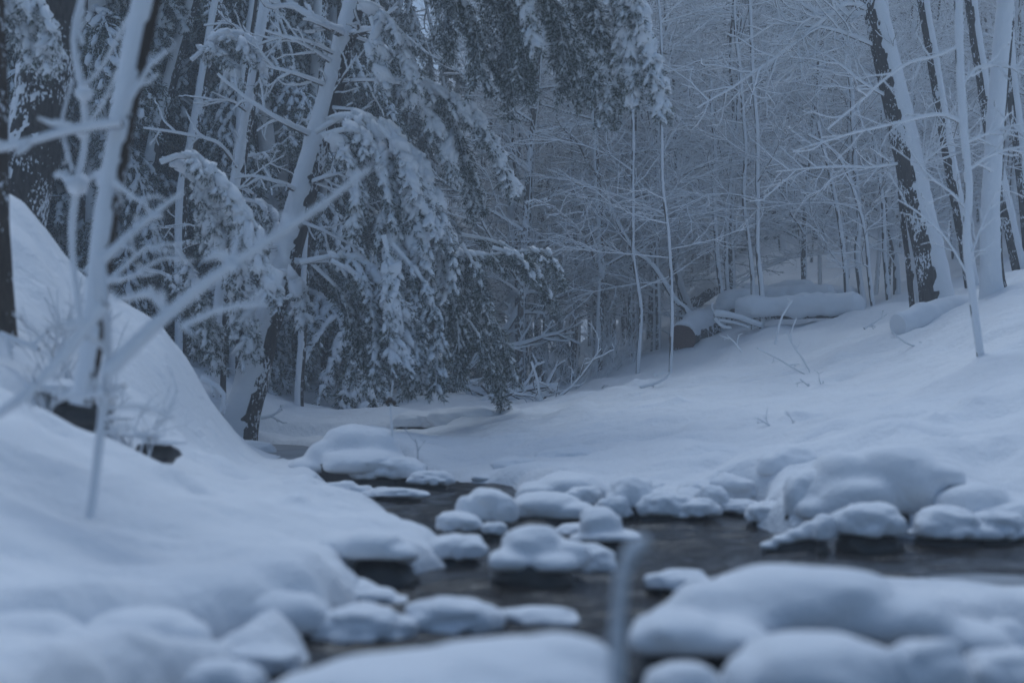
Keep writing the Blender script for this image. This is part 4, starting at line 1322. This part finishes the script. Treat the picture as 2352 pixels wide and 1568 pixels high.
# brush growing out of the left bank
rng3 = random.Random(8)
for q in range(14):
    px = rng3.uniform(90, 330); Y = rng3.uniform(6.2, 7.6)
    x = (px - CX) / F * Y
    base = np.array([x, Y, gz(x, Y) - .03])
    pb = Paths()
    for a in range(4):
        grow_twig(pb, base, nrm(np.array([rng3.gauss(.1, .5), rng3.gauss(-.1, .3), 1.0])), rng3.uniform(.15, .5), .0045, rng3, 2, .007)
    o = obj("brush_stem", pb.into(MB()).mesh("brush_stem", [M_TWIG, M_SNOW], off=base), None, base)
    tag(o, "snowy brush stems rooted in the left bank behind the blurred shrub", "brush", "brush stems of the left bank")
name_by_landmark("brush stems at the valley mouth", "bare brush tuft", [(1330, "right of the fallen branches"), (1400, "below the hazy leaning trunk"), (1e9, "at the right bank's foot")])
name_by_landmark("brush stems of the left bank", "snowy brush tuft", [(210, "left of the bank's dark undercut"), (1e9, "above the bank's dark slot")])
name_by_landmark("small stones of the right waterline", "little snow-capped pebble", [(1560, "by the arched stone"), (1700, "by the narrow dark gap"), (1e9, "below the double-topped boulder")])
name_by_landmark("small stones of the far left waterline", "little flat snow-capped pebble", [(1e9, "along the far left waterline")])
# dried seedhead stalk on the far mound
o = thing("dried_stalk", P(900, 1010, 9.4), "dried seedhead on a thin stalk standing on the bend's snow mound", "stalk")
bs = np.array(o.location)
branch(o, bs, [(900,1040),(902,980),(898,930)], 9.4, 7, 5, .4, seed=190, name="stem")
mb = MB(); blobs(mb, [P(897,918,9.4), P(905,924,9.4), P(889,924,9.4)], [(0, 0, 1)] * 3, [.022, .016, .016], seed=3, sx=1.2, sz=1.0)
obj("seedhead", mb.mesh("seedhead", [M_BROWN], off=bs), o)
branch(o, bs, [(898,915),(900,895),(904,870)], 9.4, 4, 3, .4, seed=191, name="stem")

# ------------------------------------------------------------------ blurred shrub in the left foreground
o = thing("snowy_sapling", P(200, 900, 5.3), "blurred white sapling trunk rising from the left bank", "sapling")
b0 = np.array(o.location)
path = cr(px_path([(190,930),(205,860),(222,740),(238,580),(262,420),(290,260),(318,110),(345,-20),(370,-160)], 5.2), 80)
rad = np.linspace(40, 58, 80) * 5.2 / F * .5
mbk, msn = trunk_meshes(path, rad, (-.85, -.5, .25), .014, -.05, 20, 91, .05, .6)
obj("trunk", mbk.mesh("trunk", [M_BROWN], off=b0), o); obj("snow", msn.mesh("snow", [M_SNOW], off=b0), o)
for i, (run, w0, w1) in enumerate([([(282,285),(180,300),(80,325),(-40,352)],26,22), ([(240,600),(300,545),(360,490),(425,440)],30,12), ([(250,650),(300,600),(340,568),(420,560)],16,8),
    ([(245,640),(300,640),(360,600),(415,590)],14,8), ([(262,420),(320,460),(345,470)],20,8), ([(300,230),(350,150),(380,120)],18,8)]):
    branch(o, b0, run, 5.1, w0, w1, .7, upv=(-.2, -1.0, .9), seed=210 + i, twigs=3, tl=.12)
o = thing("diagonal_shrub", P(212, 1185, 4.6), "blurred snowy shrub with one long limb slanting up across the picture", "shrub")
b0 = np.array(o.location)
for i, (run, w0, w1, Y) in enumerate([
    ([(210,1190),(222,1080),(240,930),(252,800),(242,690),(235,590)],24,20,4.6),
    ([(250,860),(360,750),(480,650),(590,575),(700,500),(850,388)],44,14,4.5),
    ([(420,752),(500,715),(560,705),(612,698)],20,11,4.5), ([(398,735),(370,700),(345,668)],26,22,4.5), ([(548,622),(520,595),(488,580)],24,20,4.5), ([(690,515),(665,510),(648,522)],16,12,4.5),
    ([(245,700),(150,820),(60,910),(-10,960)],34,24,4.5), ([(240,940),(330,935),(400,960)],14,8,4.6), ([(245,900),(160,915),(90,890)],22,10,4.5), ([(235,1000),(290,980),(340,1020)],12,7,4.6)]):
    branch(o, b0, run, Y, w0 * 1.05, w1 * 1.05, .65, upv=(-.2, -1.1, .8), seed=220 + i, twigs=2, tl=.11)
o = thing("slim_sapling", P(165, 800, 5.6), "slim blurred sapling with knots of snow beside the white sapling trunk", "sapling")
b0 = np.array(o.location)
for i, (run, w0, w1) in enumerate([([(195,840),(180,700),(165,560),(175,440),(195,320),(188,210),(170,100),(188,0),(200,-80)],22,20), ([(178,215),(240,150),(290,50),(315,5)],14,8), ([(175,440),(225,400),(260,385)],16,9),
    ([(165,430),(140,400),(130,405)],22,16), ([(190,300),(230,250),(270,165)],12,8), ([(190,105),(180,60),(200,20)],14,8), ([(168,180),(140,300),(165,390)],10,8)]):
    branch(o, b0, run, 5.6, w0, w1, .8, seed=240 + i, twigs=1, tl=.08)
mb = MB(); blobs(mb, [P(175,425,5.55), P(188,215,5.55), P(195,300,5.55), P(235,410,5.5)], [(1, 0, .2)] * 4, [.045, .035, .03, .03], seed=5, sx=1.2, sz=.9)
ob = obj("snow_clump", mb.mesh("snow_clump", [M_SNOW], off=b0), o)
ob["kind"] = "stuff"
# foreground stalk
o = thing("bent_stalk", P(1428, 1660, 2.05), "thick blurred snow-coated stalk with a bent tip in front of the water", "stalk")
b0 = np.array(o.location)
path = cr(px_path([(1425,1720),(1420,1560),(1420,1450),(1428,1350),(1442,1290),(1462,1256),(1490,1240)], 2.05), 60)
rad = np.linspace(8, 6, 60) * 2.05 / F * (1 + .22 * vnoise(np.stack([np.arange(60) * .3] * 3, -1), 4)); rad[-2:] *= .6
mbk, msn = trunk_meshes(path, rad, (-.6, -.4, .7), .006, -.7, 14, 95, .1, .5, 60)
obj("stem", mbk.mesh("stem", [M_TWIG], off=b0), o); obj("snow", msn.mesh("snow", [M_SNOW], off=b0), o)

# ------------------------------------------------------------------ haze
mb = MB()
x0, x1, y0, y1, z0, z1 = -92, 92, -10, 162, -1.3, 42
mb.add([(x0,y0,z0),(x1,y0,z0),(x1,y1,z0),(x0,y1,z0),(x0,y0,z1),(x1,y0,z1),(x1,y1,z1),(x0,y1,z1)],
       [(0,3,2,1),(4,5,6,7),(0,1,5,4),(1,2,6,5),(2,3,7,6),(3,0,4,7)])
hm = bpy.data.materials.new("haze"); hm.use_nodes = True
t = hm.node_tree; t.nodes.clear()
out = t.nodes.new("ShaderNodeOutputMaterial"); pv = t.nodes.new("ShaderNodeVolumePrincipled")
pv.inputs["Color"].default_value = (0.90, 0.92, 0.94, 1)
pv.inputs["Density"].default_value = HAZE
pv.inputs["Density Attribute"].default_value = ""
t.links.new(pv.outputs[0], out.inputs["Volume"])
hz = obj("haze", mb.mesh("haze", [hm], smooth=False))
tag(hz, "cold blue mist filling the valley", kind="stuff")
